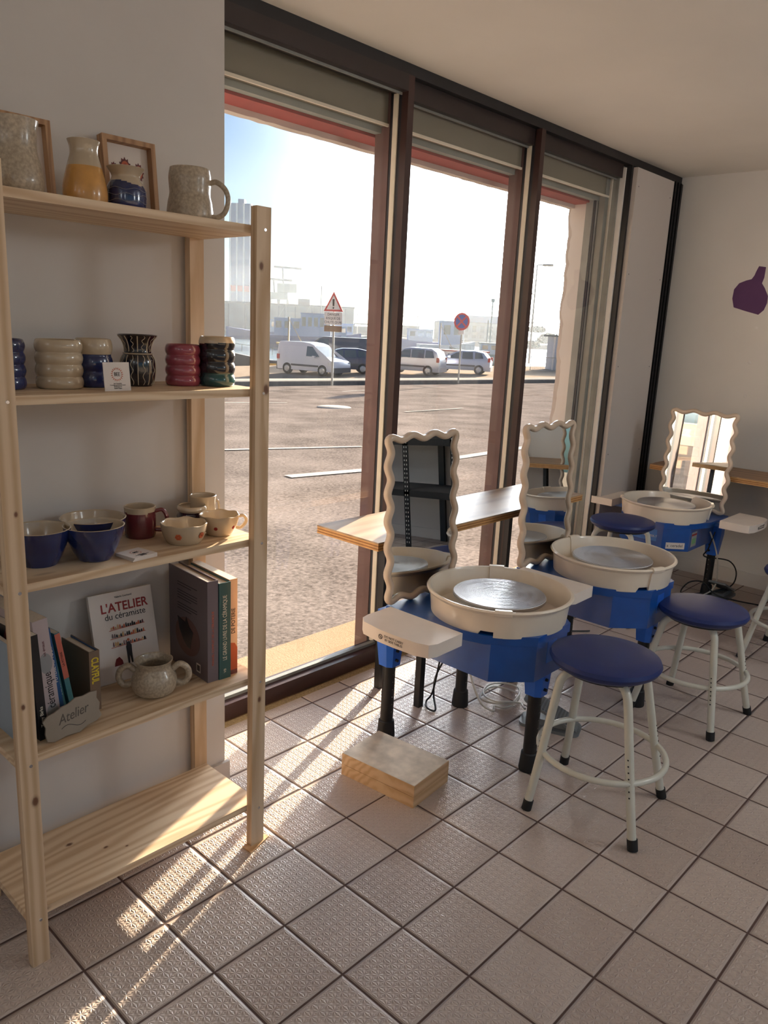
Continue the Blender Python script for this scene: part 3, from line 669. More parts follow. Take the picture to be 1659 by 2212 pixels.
boat(fl(1050, 0, 120), HR + PI, 10, 3.4, 2.0, H_grn, 'grey work boat with an inclined frame beside the second mullion', [(-.3, .1, 2.0, 3.6, H_white, H_grn, 3)], [(.0, 3.6, 3.5)])

# ------------------------------------------------------------------ far shore
def shore(name, u0, u1, d, z0, z1, depth, m, label, cat, parts=None, kind=None):
    a, b_ = at(u0, 720, d), at(u1, 720, d); w_ = (b_ - a).to_2d().length
    o = empty(name, (a.x, a.y, 0), HR, label, cat, kind=kind)
    bd = BX('walls', (0, 0, z0), (w_, depth, z1), m, o)
    if parts: parts(o, w_)
    return o
M['bld_grey'] = plain('far_building_grey', (130, 140, 138), .9, var=.08, vscale=.2); M['bld_blue'] = plain('silo_blue', (124, 146, 178), .8, var=.03, vscale=.1); M['quay'] = plain('quay_wall', (120, 124, 116), .9, vscale=.3)
M['bld_dk'] = plain('far_building_dark', (96, 108, 112), .9, var=.08, vscale=.2); M['leaf'] = plain('umbrella_pine_green', (74, 96, 76), .9, var=.3, vscale=1.5); M['bark'] = plain('bark', (86, 74, 62), .9)
wallbox('ground_far_quay', (0, 0, 0), (1, 1, 1), M['quay']); q_ = bpy.data.objects['ground_far_quay']
a = at(420, 720, 300); q_.location = (a.x, a.y, WL - .2); q_.rotation_euler = (0, 0, HR); q_.scale = (330, 60, 1.9)
def silo(o, w_):
    for k in range(4): BX('silo_rib', (w_ * (k + .0) / 3 - .45, -.8, 8), (w_ * k / 3 + .45, 0, 64), M['signwhite'], o)
    BX('red_band', (-.2, -.6, 17.5), (w_ + .2, -.05, 20.6), M['signred'], o); BX('top_block', (w_ * .35, 2, 64), (w_ * .65, 8, 66.5), M['bld_blue'], o)
shore('grain_silo', 497, 540, 440, -4, 64, 16, M['bld_blue'], 'tall blue silo with white ribs and a red band, left of the post', 'silo', silo)
def shed(o, w_):
    for k in range(9): BX('pilaster', (w_ * (k + .5) / 9 - .3, -.3, -2), (w_ * (k + .5) / 9 + .3, 0, 8.5), M['bld_dk'], o)
    BX('roof_block', (w_ * .62, 4, 9.3), (w_ * .70, 9, 12), M['bld_dk'], o); BX('roof_edge', (-.3, -.4, 8.9), (w_ + .3, 20, 9.5), M['bld_dk'], o)
shore('harbour_warehouse', 440, 763, 335, -2, 9.2, 30, M['bld_grey'], 'long flat grey harbour warehouse across the water', 'building', shed)
def hall(o, w_):
    for k in range(10): BX('window', (w_ * (k + .25) / 10, -.2, 1.5), (w_ * (k + .75) / 10, 0, 4.0), M['carglass'], o)
    for k in range(10): BX('window', (w_ * (k + .25) / 10, -.2, -.9), (w_ * (k + .75) / 10, 0, .4), M['carglass'], o)
    BX('roof_step', (w_ * .32, 3, 5.2), (w_, 20, 8.2), M['bld_blue'], o); BX('roof_edge', (-.2, -.3, 5.0), (w_ + .2, 18, 5.4), M['bld_dk'], o)
shore('harbour_hall', 945, 1120, 320, -2, 5.2, 24, M['bld_grey'], 'grey harbour building with a stepped roof between the two mullions', 'building', hall)
def lowh(o, w_): BX('roof_edge', (-.3, -.3, 2.4), (w_ + .3, 12, 2.9), M['bld_dk'], o)
shore('low_shed', 868, 905, 330, -2, 2.4, 12, M['bld_dk'], 'low dark shed left of the stepped harbour building', 'building', lowh)
shore('long_shed', 762, 845, 340, -2, 1.6, 12, M['bld_dk'], 'low grey shed right of the long warehouse', 'building', lowh)
# cranes
def crane(u, d, h, label):
    q = at(u, 700, d); o = empty('dock_crane', (q.x, q.y, -2), HR, label, 'crane', 'dock cranes on the far quay')
    for s in (-1, 1):
        for t in (-1, 1): TB('leg', [(s * 3.2, t * 2, 0), (s * 2.0, t * 1.2, h * .6)], .45, M['bld_dk'], o, 8)
    BX('machine_house', (-3, -2, h * .6), (7, 2, h * .74), M['bld_grey'], o)
    TB('tower', [(0, 0, h * .7), (-.6, 0, h)], .4, M['bld_dk'], o, 8); TB('jib', [(-5, 0, h), (9, 0, h * .985)], .5, M['bld_dk'], o, 8)
    return o
crane(611, 400, 31, 'large dock crane on legs above the far warehouse'); crane(592, 400, 25, 'smaller dock crane just right of the pine post')
# bridge far away
q0, q1 = at(700, 675, 900), at(1330, 706, 900)
o = empty('far_bridge', (0, 0, 0)); tag(o, 'long thin road bridge on piers along the horizon', 'bridge')
TB('deck', [q0, q1], 1.6, M['bld_grey'], o, 6)
for k in range(14):
    q = q0.lerp(q1, (k + .5) / 14); TB('pier', [q, (q.x, q.y, -4)], .8, M['bld_grey'], o, 6)
# trees
def tree(u, d, zb, ht, R_, label, flat=.45, n=900, nm='umbrella_pine'):
    q = at(u, 740, d); o = empty(nm, (q.x, q.y, zb), 0, label, 'tree', 'trees by the harbour')
    TB('trunk', bez([(0, 0, 0), (.2, .1, ht * .4), (-.1, .2, ht * .8)], 4), [.28 * R_ / 4 * (1 - .5 * i / 8) for i in range(9)], M['bark'], o, 8)
    bm = bmesh.new(); rnd = random.Random(u)
    for k in range(n):
        a, b_, c = rnd.gauss(0, 1), rnd.gauss(0, 1), rnd.gauss(0, 1); l = math.sqrt(a * a + b_ * b_ + c * c); rr = rnd.uniform(.55, 1)
        x, y, z_ = a / l * R_ * rr, b_ / l * R_ * rr, c / l * R_ * rr * flat
        if z_ < -R_ * flat * .35: z_ = -R_ * flat * .35
        s = R_ * .16; m3 = Matrix.Translation((x, y, z_ + ht)) @ Euler((rnd.uniform(0, 6), rnd.uniform(0, 6), 0)).to_matrix().to_4x4()
        vs = [bm.verts.new(m3 @ Vector(p_)) for p_ in ((-s, -s * .6, 0), (s, -s * .5, 0), (s * .8, s * .6, s * .2), (-s * .7, s * .7, -s * .1))]; bm.faces.new(vs)
    build('crown', bm, M['leaf'], o, smooth=0); return o
tree(1157, 300, -3.2, 6.6, 3.4, 'umbrella pine beside the tall lamp post seen in the third window', .4)
tree(1186, 280, -3.2, 3.2, 4.2, 'low bushy tree right of the umbrella pine', .5, nm='bushy_tree')
tree(1150, 260, -3.2, 1.4, 2.6, 'small bushy tree under the umbrella pine', .5, nm='bushy_tree')
# tall lamp post, plain mast, kiosk and fence at the right
q = at(1143, 775, 75); zb = -1.3; top = at(1166, 577, 75)
o = empty('lamp_post', (q.x, q.y, zb)); tag(o, 'tall thin street lamp post seen in the third window', 'street lamp')
hgt = top.z - zb
TB('pole', [(0, 0, 0), (0, 0, hgt)], [.11, .06], M['galv'], o, 10)
e = Vector((RX.x, RX.y, 0)).normalized()
TB('arm', [(0, 0, hgt), tuple(e * 1.1 + Vector((0, 0, hgt + .05)))], .05, M['galv'], o, 8); TB('lamp_head', [tuple(e * .5 + Vector((0, 0, hgt + .03))), tuple(e * 1.5 + Vector((0, 0, hgt + .06)))], .12, M['galv'], o, 8)
TB('lower_arm', bez([(0, 0, hgt * .70), tuple(-e * .5 + Vector((0, 0, hgt * .72))), tuple(-e * .9 + Vector((0, 0, hgt * .67)))], 5), .05, M['galv'], o, 8)
q = at(1058, 742, 140); top = at(1062, 650, 140)
o = empty('thin_mast', (q.x, q.y, -3.9)); tag(o, 'single thin mast rising above the stepped harbour building', 'mast'); TB('pole', [(0, 0, 0), (0, 0, top.z + 3.9)], .13, M['galv'], o, 8); BX('top_cap', (-.25, -.25, top.z + 3.6), (.25, .25, top.z + 4.2), M['galv'], o)
M['H_kiosk'] = plain('kiosk_panel', (176, 186, 204), .7)
q = at(1192, 785, 62)
o = empty('site_kiosk', (q.x, q.y, -1.35), HR); tag(o, 'grey kiosk with flat roof partly behind the white reveal', 'kiosk')
BX('walls', (0, 0, 0), (3.2, 2.4, 2.7), M['H_kiosk'], o); BX('roof', (-.3, -.3, 2.7), (3.5, 2.7, 2.85), M['bld_dk'], o); BX('corner_post', (.0, -.1, 0), (.12, .02, 2.7), M['signwhite'], o)
BX('window', (.9, -.05, 1.3), (2.4, 0, 2.2), M['carglass'], o)
q = at(1146, 784, 60)
for k in range(2):
    o = empty('fence_panel', (q.x + e.x * 2.1 * k, q.y + e.y * 2.1 * k, -1.33), HR); tag(o, ('left mesh fence panel behind the white pole', 'right mesh fence panel in front of the kiosk')[k], 'fence', 'mesh fence panels by the kiosk')
    bm = bmesh.new()
    for x in (0, 2.0): tube(bm, [(x, 0, 0), (x, 0, 1.15)], .03, 8)
    tube(bm, [(0, 0, 1.1), (2, 0, 1.1)], .025, 8); tube(bm, [(0, 0, .1), (2, 0, .1)], .025, 8); build('panel_frame', bm, M['galv'], o)
    bm = bmesh.new()
    for i in range(28): box(bm, (.06 + i * .068, -.005, .1), (.072 + i * .068, .005, 1.1))
    build('mesh_wires', bm, M['galv'], o); BX('foot_block', (-.04, -.2, 0), (.3, .2, .12), M['quay'], o)

# ------------------------------------------------------------------ the apartment block that the far mirror reflects
o = empty('apartment_block', (-52, 9, 0), math.radians(8)); tag(o, 'cream apartment block seen only in the far corner mirror', 'building')
M['cream_wall'] = plain('cream_facade', (150, 134, 112), .9, var=.03, vscale=.3); M['winframe'] = plain('white_window', (130, 130, 128), .6)
BX('walls', (-12, -4, -2), (0, 46, 24), M['cream_wall'], o)
for fl_ in range(7):
    for k in range(10):
        f = BX('window', (0, -1 + k * 4.6, 1.2 + fl_ * 3.1), (.08, 1.4 + k * 4.6, 2.6 + fl_ * 3.1), M['winframe'], o); BX('pane', (.08, -.85 + k * 4.6, 1.3 + fl_ * 3.1), (.1, 1.25 + k * 4.6, 2.5 + fl_ * 3.1), M['carglass'], f)

# ------------------------------------------------------------------ sea haze between the quay and the far shore
def haze():
    m = bpy.data.materials.new('sea_haze'); m.use_nodes = True; n = m.node_tree; n.nodes.clear()
    v = nd(n, 'ShaderNodeVolumeScatter'); v.inputs['Density'].default_value = HAZE; v.inputs['Anisotropy'].default_value = .55; v.inputs['Color'].default_value = (.86, .93, 1, 1)
    oo = nd(n, 'ShaderNodeOutputMaterial'); n.links.new(v.outputs[0], oo.inputs['Volume'])
    bm = bmesh.new(); box(bm, (-250, 0, -6), (620, 620, 26)); o = build('sea_haze', bm, m, None, smooth=0)
    o.location = (14, 21, 0); o.rotation_euler = (0, 0, math.atan2(-.13, 1)); tag(o, 'thin bright haze over the harbour', 'haze', kind='stuff')
HAZE = .00022
haze()


# ------------------------------------------------------------------ window counter and wall counter
def counter(name, label, x0, y0, x1, y1, ztop, m, legs, axis):
    o = empty(name, (0, 0, 0)); tag(o, label, 'counter')
    bm = bmesh.new(); box(bm, (x0, y0, ztop - .005), (x1, y1, ztop)); build('worktop_face', bm, m, o)
    lay = ['ply_a', 'ply_b']
    bm = bmesh.new()
    for k in range(5):
        ins = .0008 if k % 2 else 0
        box(bm, (x0 + ins, y0 + ins, ztop - .030 + k * .005), (x1 - ins, y1 - ins, ztop - .025 + k * .005), mi=k % 2)
    build('plywood_core', bm, [M['plyedge1'], M['plyedge2']], o)
    for (lx, ly) in legs: BX('leg', (lx - .013, ly - .013, 0), (lx + .013, ly + .013, ztop - .03), M['black_metal'], o, .002)
    return o
M['plyedge1'] = plain('ply_edge_light', (206, 158, 100), .6, var=.08, vscale=30); M['plyedge2'] = plain('ply_edge_dark', (158, 108, 62), .6, var=.1, vscale=30)
counter('window_counter', 'long plywood counter along the windows on black square legs', .600, .495, 1.965, .800, .700, M['ply'], [(.885, .513), (.885, .723), (1.72, .56), (1.72, .723)], 0)
counter('wall_counter', 'plywood counter fixed along the right wall below the purple bottle', 3.175, -1.30, 3.528, .725, .694, M['ply_y'], [(3.40, .66), (3.22, -.9)], 1)

# ------------------------------------------------------------------ pottery wheels
HEX = [(-.195, .27), (-.195, -.113), (-.09, -.212), (.09, -.212), (.195, -.113), (.195, .27)]
def wheel(loc, rz, label, seam, tables, dz=0, table_dy=0, badge=False):
    o = empty('pottery_wheel', (loc[0], loc[1], 0), rz, label, 'pottery wheel', 'pottery wheels around the room')
    Z = lambda z: z + dz
    bm = bmesh.new(); prism(bm, HEX, Z(.355), Z(.478)); body = build('body', bm, M['blue'], o, bevel=.004)
    bm = bmesh.new(); prism(bm, [(-.245, .278), (-.245, .02), (-.205, -.10), (-.095, -.217), (.095, -.217), (.205, -.10), (.245, .02), (.245, .278)], Z(.476), Z(.505)); build('top_plate', bm, M['blue'], o, bevel=.003)
    LG = [(-.195, .295), (.19, .262), (0, -.17)]
    for k, (lx, ly) in enumerate(LG):
        bm = bmesh.new()
        a = .032
        pts = [(lx - a, ly - a * .5), (lx - a * .6, ly - a), (lx + a * .6, ly - a), (lx + a, ly - a * .5), (lx + a, ly + a * .6), (lx - a, ly + a * .6)]
        prism(bm, pts, Z(.275), Z(.40), scale_top=1.35); 
        prism(bm, [((x - lx) * 1.35 + lx, (y - ly) * 1.35 + ly) for x, y in pts], Z(.40), Z(.478))
        br = build('leg_bracket', bm, M['blue_b'], o, bevel=.003)
        for zz in (.30, .335):
            bm = bmesh.new(); lathe(bm, [(0, .012), (.005, .012), (.0055, 0)], 10)
            build('bolt', bm, M['rubber'], br, rot=(PI / 2, 0, 0), loc=(lx - .005, ly - a + .001, Z(zz)))
        TB('leg', [(lx, ly, .05), (lx, ly, Z(.36))], .0225, M['black_metal'], o, 20)
        bm = bmesh.new(); lathe(bm, [(0, 0), (.031, 0), (.032, .006), (.0285, .05), (.0275, .062), (.023, .066)], 24, (lx, ly)); build('foot', bm, M['rubber'], o)
        bm = bmesh.new()
        for q in range(7): box(bm, (lx - .004, ly - .0232, .10 + q * .028), (lx - .001, ly - .0222, .103 + q * .028))
        build('adjusting_holes', bm, M['chrome'], o)
    # splash pan : two half shells with a notch, joined by two clips
    def zf(r, z, a, i):
        da = min(abs((a - seam + .17 + PI) % (2 * PI) - PI), abs((a - seam - PI + .17 + PI) % (2 * PI) - PI))
        return z + (.018 if (i == 0 or i == 1 or i == 9) and da < .16 else 0)
    prof = [(.219, Z(.497)), (.2215, Z(.499)), (.229, Z(.572)), (.238, Z(.578)), (.2405, Z(.584)), (.236, Z(.589)), (.229, Z(.588)), (.2245, Z(.580)), (.2165, Z(.517)), (.213, Z(.508)), (.03, Z(.508))]
    bm = bmesh.new(); lathe(bm, prof, 120, zfun=zf); pan = build('splash_pan', bm, M['pan'], o)
    for s in (0, PI):
        bm = bmesh.new(); c0 = seam + s
        segs = 8; rows = []
        pr = [(.221, Z(.499)), (.2255, Z(.500)), (.2350, Z(.572)), (.2435, Z(.577)), (.2460, Z(.586)), (.239, Z(.594)), (.226, Z(.593)), (.2205, Z(.582)), (.2125, Z(.52))]
        for k in range(segs + 1):
            a = c0 + (k / segs - .5) * .22
            rows.append([bm.verts.new((r * math.cos(a), r * math.sin(a), z)) for r, z in pr])
        for k in range(segs):
            for q in range(len(pr) - 1): bm.faces.new((rows[k][q], rows[k + 1][q], rows[k + 1][q + 1], rows[k][q + 1]))
        bm.faces.new(rows[0]); bm.faces.new(rows[-1][::-1])
        build('pan_clip', bm, M['pan'], o)
    bm = bmesh.new(); lathe(bm, [(.03, Z(.508)), (.03, Z(.556)), (.150, Z(.556)), (.1525, Z(.558)), (.1525, Z(.567)), (.150, Z(.570)), (0, Z(.570))], 72); build('wheel_head', bm, M['disc'], o)
    for s in tables:
        x0, x1 = .305, .468
        pts = [(x0, -.085), (.425, -.088), (.452, -.078), (.466, -.04), (.472, .04), (.472, .10), (.462, .17), (.440, .196), (.41, .203), (x0, .205)]
        pts = [(s * x, y + table_dy) for x, y in pts]
        if s < 0: pts = pts[::-1]
        bm = bmesh.new(); prism(bm, pts, Z(.495), Z(.535)); tb = build('side_table', bm, M['side'], o, bevel=.0045)
        # printed notice on its outer face
        X = s * .4735
        mt = basis((X, .045 + table_dy, Z(.514)), (0, -1 if s < 0 else 1, 0), (0, 0, 1))
        text('printed_notice', 'DO NOT CARRY\nBY SIDE TABLES', .0105, M['ink'], tb, mt @ Matrix.Translation((.008, .001, 0)), sx=.95)
        bm = bmesh.new(); q = [(.007 * math.cos(k * PI / 10), .007 * math.sin(k * PI / 10)) for k in range(20)]
        tube(bm, [(a, b, 0) for a, b in q], .0008, 6, True); tube(bm, [(-.005, .005, 0), (.005, -.005, 0)], .0008, 6)
        bm.transform(mt @ Matrix.Translation((-.044, .001, .0003))); build('prohibition_mark', bm, M['ink'], tb)
        BX('support_arm', (min(s * .19, s * .44), .02 + table_dy, Z(.478)), (max(s * .19, s * .44), .06 + table_dy, Z(.496)), M['blue'], o)
    if badge:
        BX('model_sticker', (-.085, -.2145, Z(.40)), (.06, -.2118, Z(.462)), M['sticker'], o)
        text('model_name', 'SHIMPO WHISPER-T', .0165, M['white'], o, basis((-.01, -.2152, Z(.425)), (1, 0, 0), (0, 0, 1)))
        n = Vector((.099, -.105, 0)).normalized(); n = Vector((n.x, n.y, 0)); tx = Vector((.105, .099, 0)).normalized()
        c = Vector(((.09 + .195) / 2, (-.212 - .113) / 2, Z(.385))) 
        nn = Vector((tx.y, -tx.x, 0))
        bm = bmesh.new(); box(bm, (-.05, -.017, 0), (.05, .017, .001), mat=basis(c + nn * .0012, tx, (0, 0, 1))); st = build('supplier_sticker', bm, M['white'], o)
        text('supplier_name', 'ceradel', .022, M['ink'], st, basis(c + nn * .0025 + tx * .008, tx, (0, 0, 1)))
        text('supplier_mark', 'a', .02, M['ink'], st, basis(c + nn * .0025 - tx * .04, tx, (0, 0, 1)))
        bm = bmesh.new(); box(bm, (.1955, -.09, Z(.375)), (.1968, -.02, Z(.455))); lb = build('rating_label', bm, M['label_grey'], o)
        BX('label_stripe', (.1966, -.088, Z(.435)), (.1972, -.022, Z(.445)), M['redink'], lb); BX('label_field', (.1966, -.08, Z(.39)), (.1972, -.03, Z(.42)), M['label_green'], lb)
    return o
M['sticker'] = plain('pale_blue_sticker', (76, 128, 200), .5); M['label_grey'] = plain('label_grey', (150, 150, 150), .5); M['label_green'] = plain('label_green', (110, 160, 110), .5)
wheel((.825, .150), 0, 'blue pottery wheel with cream splash pan nearest the camera, side table on its left', math.radians(217.6), (-1,))
wheel((1.545, .115), 0, 'blue pottery wheel in the middle with streaked grey wheel head', math.radians(250), (-1,))
wheel((2.890, .480), -PI / 2, 'blue pottery wheel in the far corner bearing white supplier sticker and wet wheel head', math.radians(114 + 90), (-1, 1), -.03, .06, True)
wheel((2.92, -.56), -PI / 2, 'pottery wheel at the right picture edge showing only a white side table corner', math.radians(30), (-1, 1), -.03, .06)

# ------------------------------------------------------------------ wavy mirrors
def wavy_mirror(loc, rz, lean, label, W=.36, H=.572, nx=3, ny=6, amp=.0085):
    o = empty('wavy_mirror', loc, 0, label, 'mirror', 'wavy table mirrors'); o.rotation_mode = 'XYZ'; o.rotation_euler = (-lean, 0, rz)
    hw, hh = W / 2 - amp - .010, H / 2 - amp - .010
    path = []; N = 14
    def side(ax, ay, bx, by, n, nxn, nyn):
        L = n * N
        for k in range(L):
            t = k / L; x = ax + (bx - ax) * t; y = ay + (by - ay) * t; d = amp * math.cos(2 * PI * n * t)
            e = min(t, 1 - t) * 2 * n     # near the corners blend both
            path.append([x + nxn * d, y + nyn * d])
    side(-hw, -hh, hw, -hh, nx, 0, -1); side(hw, -hh, hw, hh, ny, 1, 0); side(hw, hh, -hw, hh, nx, 0, 1); side(-hw, hh, -hw, -hh, ny, -1, 0)
    P = path
    for _ in range(3): P = [[(P[i - 1][0] + 2 * P[i][0] + P[(i + 1) % len(P)][0]) / 4, (P[i - 1][1] + 2 * P[i][1] + P[(i + 1) % len(P)][1]) / 4] for i in range(len(P))]
    zc = H / 2
    bm = bmesh.new(); seg = 14; rings = []; n = len(P)
    for i in range(n):
        t = (Vector(P[(i + 1) % n]) - Vector(P[i - 1])).normalized(); s = Vector((t.y, -t.x))
        ring = []
        for k in range(seg):
            a = 2 * PI * k / seg; ca, sa = math.cos(a), math.sin(a)
            rx = .0115 * (abs(ca) ** .8) * (1 if ca > 0 else -1); ry = .013 * (abs(sa) ** .8) * (1 if sa > 0 else -1)
            ring.append(bm.verts.new((P[i][0] + s.x * rx, ry, zc + P[i][1] + s.y * rx)))
        rings.append(ring)
    for i in range(n):
        A, B = rings[i], rings[(i + 1) % n]
        for k in range(seg): bm.faces.new((A[k], A[(k + 1) % seg], B[(k + 1) % seg], B[k]))
    build('frame', bm, M['mirror_frame'], o, smooth=60)
    bm = bmesh.new(); tube(bm, [(p[0] * .992, -.0005, zc + p[1] * .996) for p in P], .0016, 6, True)
    for y, nm, m in ((-.002, 'mirror_glass', M['mirror']), (.006, 'back_panel', M['rubber'])):
        b2 = bmesh.new(); vs = [b2.verts.new((p[0], y, zc + p[1])) for p in P]; f = b2.faces.new(vs)
        r = bmesh.ops.extrude_face_region(b2, geom=[f]); bmesh.ops.translate(b2, vec=(0, .004, 0), verts=[q for q in r['geom'] if isinstance(q, bmesh.types.BMVert)])
        bmesh.ops.triangulate(b2, faces=[f for f in b2.faces if len(f.verts) > 4])
        build(nm, b2, m, o, smooth=0)
    build('dark_edge', bm, M['rubber'], o)  # thin black line around the edge of the glass
    # fold-out rear prop
    bm = bmesh.new(); box(bm, (-.05, .010, .10), (.05, .014, .36)); build('rear_prop', bm, M['rubber'], o)
    return o
wavy_mirror((.742, .412, .505), math.radians(-2), math.radians(3.5), 'wavy cream-framed mirror standing on the nearest pottery wheel')
wavy_mirror((1.446, .360, .505), math.radians(-2), math.radians(3), 'wavy cream-framed mirror standing on the middle pottery wheel')
wavy_mirror((3.105, .430, .475), math.radians(-88), math.radians(3), 'wavy mirror on the far corner wheel reflecting an apartment block', .385, .57)
wavy_mirror((3.16, -.60, .475), math.radians(-80), math.radians(4), 'wavy mirror on the wheel past the right picture edge, seen only as a reflection')

# ------------------------------------------------------------------ stools
def stool(c, rz, zt, label, off=(0, 0)):
    o = empty('round_stool', (c[0], c[1], 0), rz, label, 'stool', 'round blue stools')
    ox, oy = off
    bm = bmesh.new(); lathe(bm, [(0, zt - .046), (.10, zt - .046), (.140, zt - .042), (.157, zt - .030), (.163, zt - .018), (.158, zt - .007), (.14, zt - .001), (.10, zt + .003), (0, zt + .005)], 56, (ox, oy)); build('seat', bm, M['vinyl'], o)
    bm = bmesh.new(); lathe(bm, [(.06, zt - .052), (.125, zt - .052), (.125, zt - .046), (.06, zt - .046)], 32, (ox, oy)); build('seat_plate', bm, M['black_metal'], o)
    for k in range(4):
        a = PI / 4 + k * PI / 2; ca, sa = math.cos(a), math.sin(a)
        P = [(.07, zt - .056), (.105, zt - .057), (.125, zt - .064), (.139, zt - .080), (.146, zt - .105), (.170, zt * .55), (.2, zt * .25), (.2215, .028)]
        pts = bez([(r * ca + ox * (z / zt), r * sa + oy * (z / zt), z) for r, z in P], 5)
        lg = TB('leg', pts, .0128, M['white_metal'], o, 14)
        f = Vector((.2215 * ca, .2215 * sa, .028)); d = (Vector(pts[-1]) - Vector(pts[-3])).normalized()
        TB('rubber_foot', [f - d * .004, f + d * .028], .0152, M['rubber'], lg, 14)
        bm = bmesh.new()
        for q in range(7):
            t = .30 + q * .035; z = zt * t; r = .2215 - (z - .028) / (zt * .55 - .028) * (.2215 - .170)
            tw = a - .8; px, py = r * ca + ox * t + math.cos(tw) * .0125, r * sa + oy * t + math.sin(tw) * .0125
            b3 = Matrix.Translation((px, py, z)) @ Matrix.Rotation(tw, 4, 'Z')
            box(bm, (-.0006, -.002, -.002), (.0008, .002, .002), mat=b3)
        build('adjusting_holes', bm, M['rubber'], lg)
    rr = .187
    TB('footrest_ring', [(rr * math.cos(t * 2 * PI / 40), rr * math.sin(t * 2 * PI / 40), .185) for t in range(40)], .0092, M['white_metal'], o, 12, True)
    return o
stool((.816, -.270), math.radians(10), .497, 'round navy stool nearest the camera, in front of the nearest pottery wheel', (-.004, .02))
stool((1.655, -.222), math.radians(-4), .447, 'round navy stool to the right of the nearest stool, before the middle wheel', (-.03, -.01))
stool((2.455, .515), math.radians(2), .507, 'round navy stool between the middle wheel and the far corner wheel')
stool((2.515, -.34), math.radians(-3), .43, 'round navy stool cut off by the right picture edge', (.0, .0))

# ------------------------------------------------------------------ pedals and cables
def pedal(c, rz, label):
    o = empty('foot_pedal', c, rz, label, 'foot pedal', 'foot pedals of the wheels')
    bm = bmesh.new(); prism(bm, rrect(-.055, -.11, .055, .11, .03), 0, .012); build('base', bm, M['pedal'], o, bevel=.002)
    mt = Matrix.Translation((0, -.085, .022)) @ Matrix.Rotation(math.radians(23), 4, 'X')
    bm = bmesh.new(); prism(bm, rrect(-.05, -.01, .05, .20, .02), 0, .010, mat=mt); tr = build('treadle', bm, M['pedal'], o, bevel=.002)
    bm = bmesh.new()
    for k in range(16): box(bm, (-.044, .0 + k * .012, .010), (.044, .006 + k * .012, .0125), mat=mt)
    build('tread_ribs', bm, M['pedal_d'], tr)
    bm = bmesh.new(); prism(bm, [(-.03, -.10), (.03, -.10), (.03, .06), (-.03, .06)], .012, .03, scale_top=.8); build('linkage', bm, M['pedal'], o)
    return o
M['pedal_d'] = plain('pedal_ribs', (84, 86, 86), .6)
pedal((1.135, .085, 0), math.radians(20), 'grey ribbed foot pedal behind the nearest stool')
pedal((3.19, .22, 0), math.radians(90), 'dark ribbed foot pedal by the right wall under the far corner wheel')
def cable(name, label, pts, r, m):
    return tag(TB(name, bez(pts, 8), r, m, None, 8), label, 'cable')
cz = .006
cc = [(1.008, .405, .33), (1.015, .38, .16), (1.03, .33, .04), (1.06, .29, cz)]
for k in range(30):
    a = math.radians(200 + k * 26); rx, ry = .085 + .012 * math.sin(k * .7), .075 + .01 * math.cos(k * .9)
    cc.append((1.175 + rx * math.cos(a), .335 + ry * math.sin(a), cz + .0009 * k))
cc += [(1.17, .24, .02), (1.14, .21, .03), (1.125, .19, .03)]
cable('coiled_cable', 'white cable coiled on the tiles between the legs of the nearest wheel', cc, .0042, M['cable_w'])
cable('power_cable', 'black power cable hanging behind the nearest pottery wheel', [(.93, .43, .36), (.935, .46, .2), (.94, .49, .05), (.93, .51, cz), (.89, .47, cz), (.90, .44, cz), (.96, .50, .03), (1.0, .52, .1), (1.0, .42, .3)], .0036, M['cable_b'])
cable('power_cable', 'black cable dropping behind the middle pottery wheel', [(1.60, .40, .34), (1.62, .42, .12), (1.64, .40, cz), (1.75, .5, cz), (1.95, .55, cz), (2.1, .45, cz)], .0036, M['cable_b'])
cable('pedal_cable', 'white cable lying on the tiles below the far corner wheel', [(2.35, .37, cz), (2.50, .28, cz), (2.62, .30, cz), (2.70, .40, cz), (2.62, .50, cz), (2.5, .55, cz)], .0042, M['cable_w'])
cable('pedal_cable', 'pale cable hanging from the far corner wheel to its pedal', [(3.02, .27, .40), (3.06, .24, .30), (3.12, .235, .18), (3.12, .24, .06), (3.02, .30, cz), (2.95, .34, cz)], .0042, M['cable_w'])
cable('power_cable', 'black cable looping around the leg of the far corner wheel', [(3.04, .25, .40), (3.03, .27, .3), (3.08, .3, .24), (3.25, .22, .2), (3.28, .18, .12), (3.2, .2, .05), (3.0, .36, .02), (2.97, .33, .10), (3.05, .28, .10), (3.1, .2, .03), (3.2, .0, cz), (3.3, -.25, cz), (3.35, -.6, cz)], .0038, M['cable_b'])

# ------------------------------------------------------------------ wood boards on the floor
def slab(z0, z1, label, top):
    o = empty('wooden_plank', (.363, .236, z0), math.radians(6)); tag(o, label, 'plank', 'two stacked planks on the tiles')
    h = z1 - z0; L, W_ = .282, .192
    BX('plank_body', (0, -L / 2, 0), (W_, L / 2, h - (.001 if top else 0)), M['block'], o, .0028)
    if top: BX('dusty_face', (.0015, -L / 2 + .0015, h - .001), (W_ - .0015, L / 2 - .0015, h), M['dusty'], o)
slab(0, .036, 'lower of the two wooden planks stacked below the nearest wheel', False)
slab(.0372, .0745, 'upper wooden plank with a whitish dusty top, stacked on another', True)

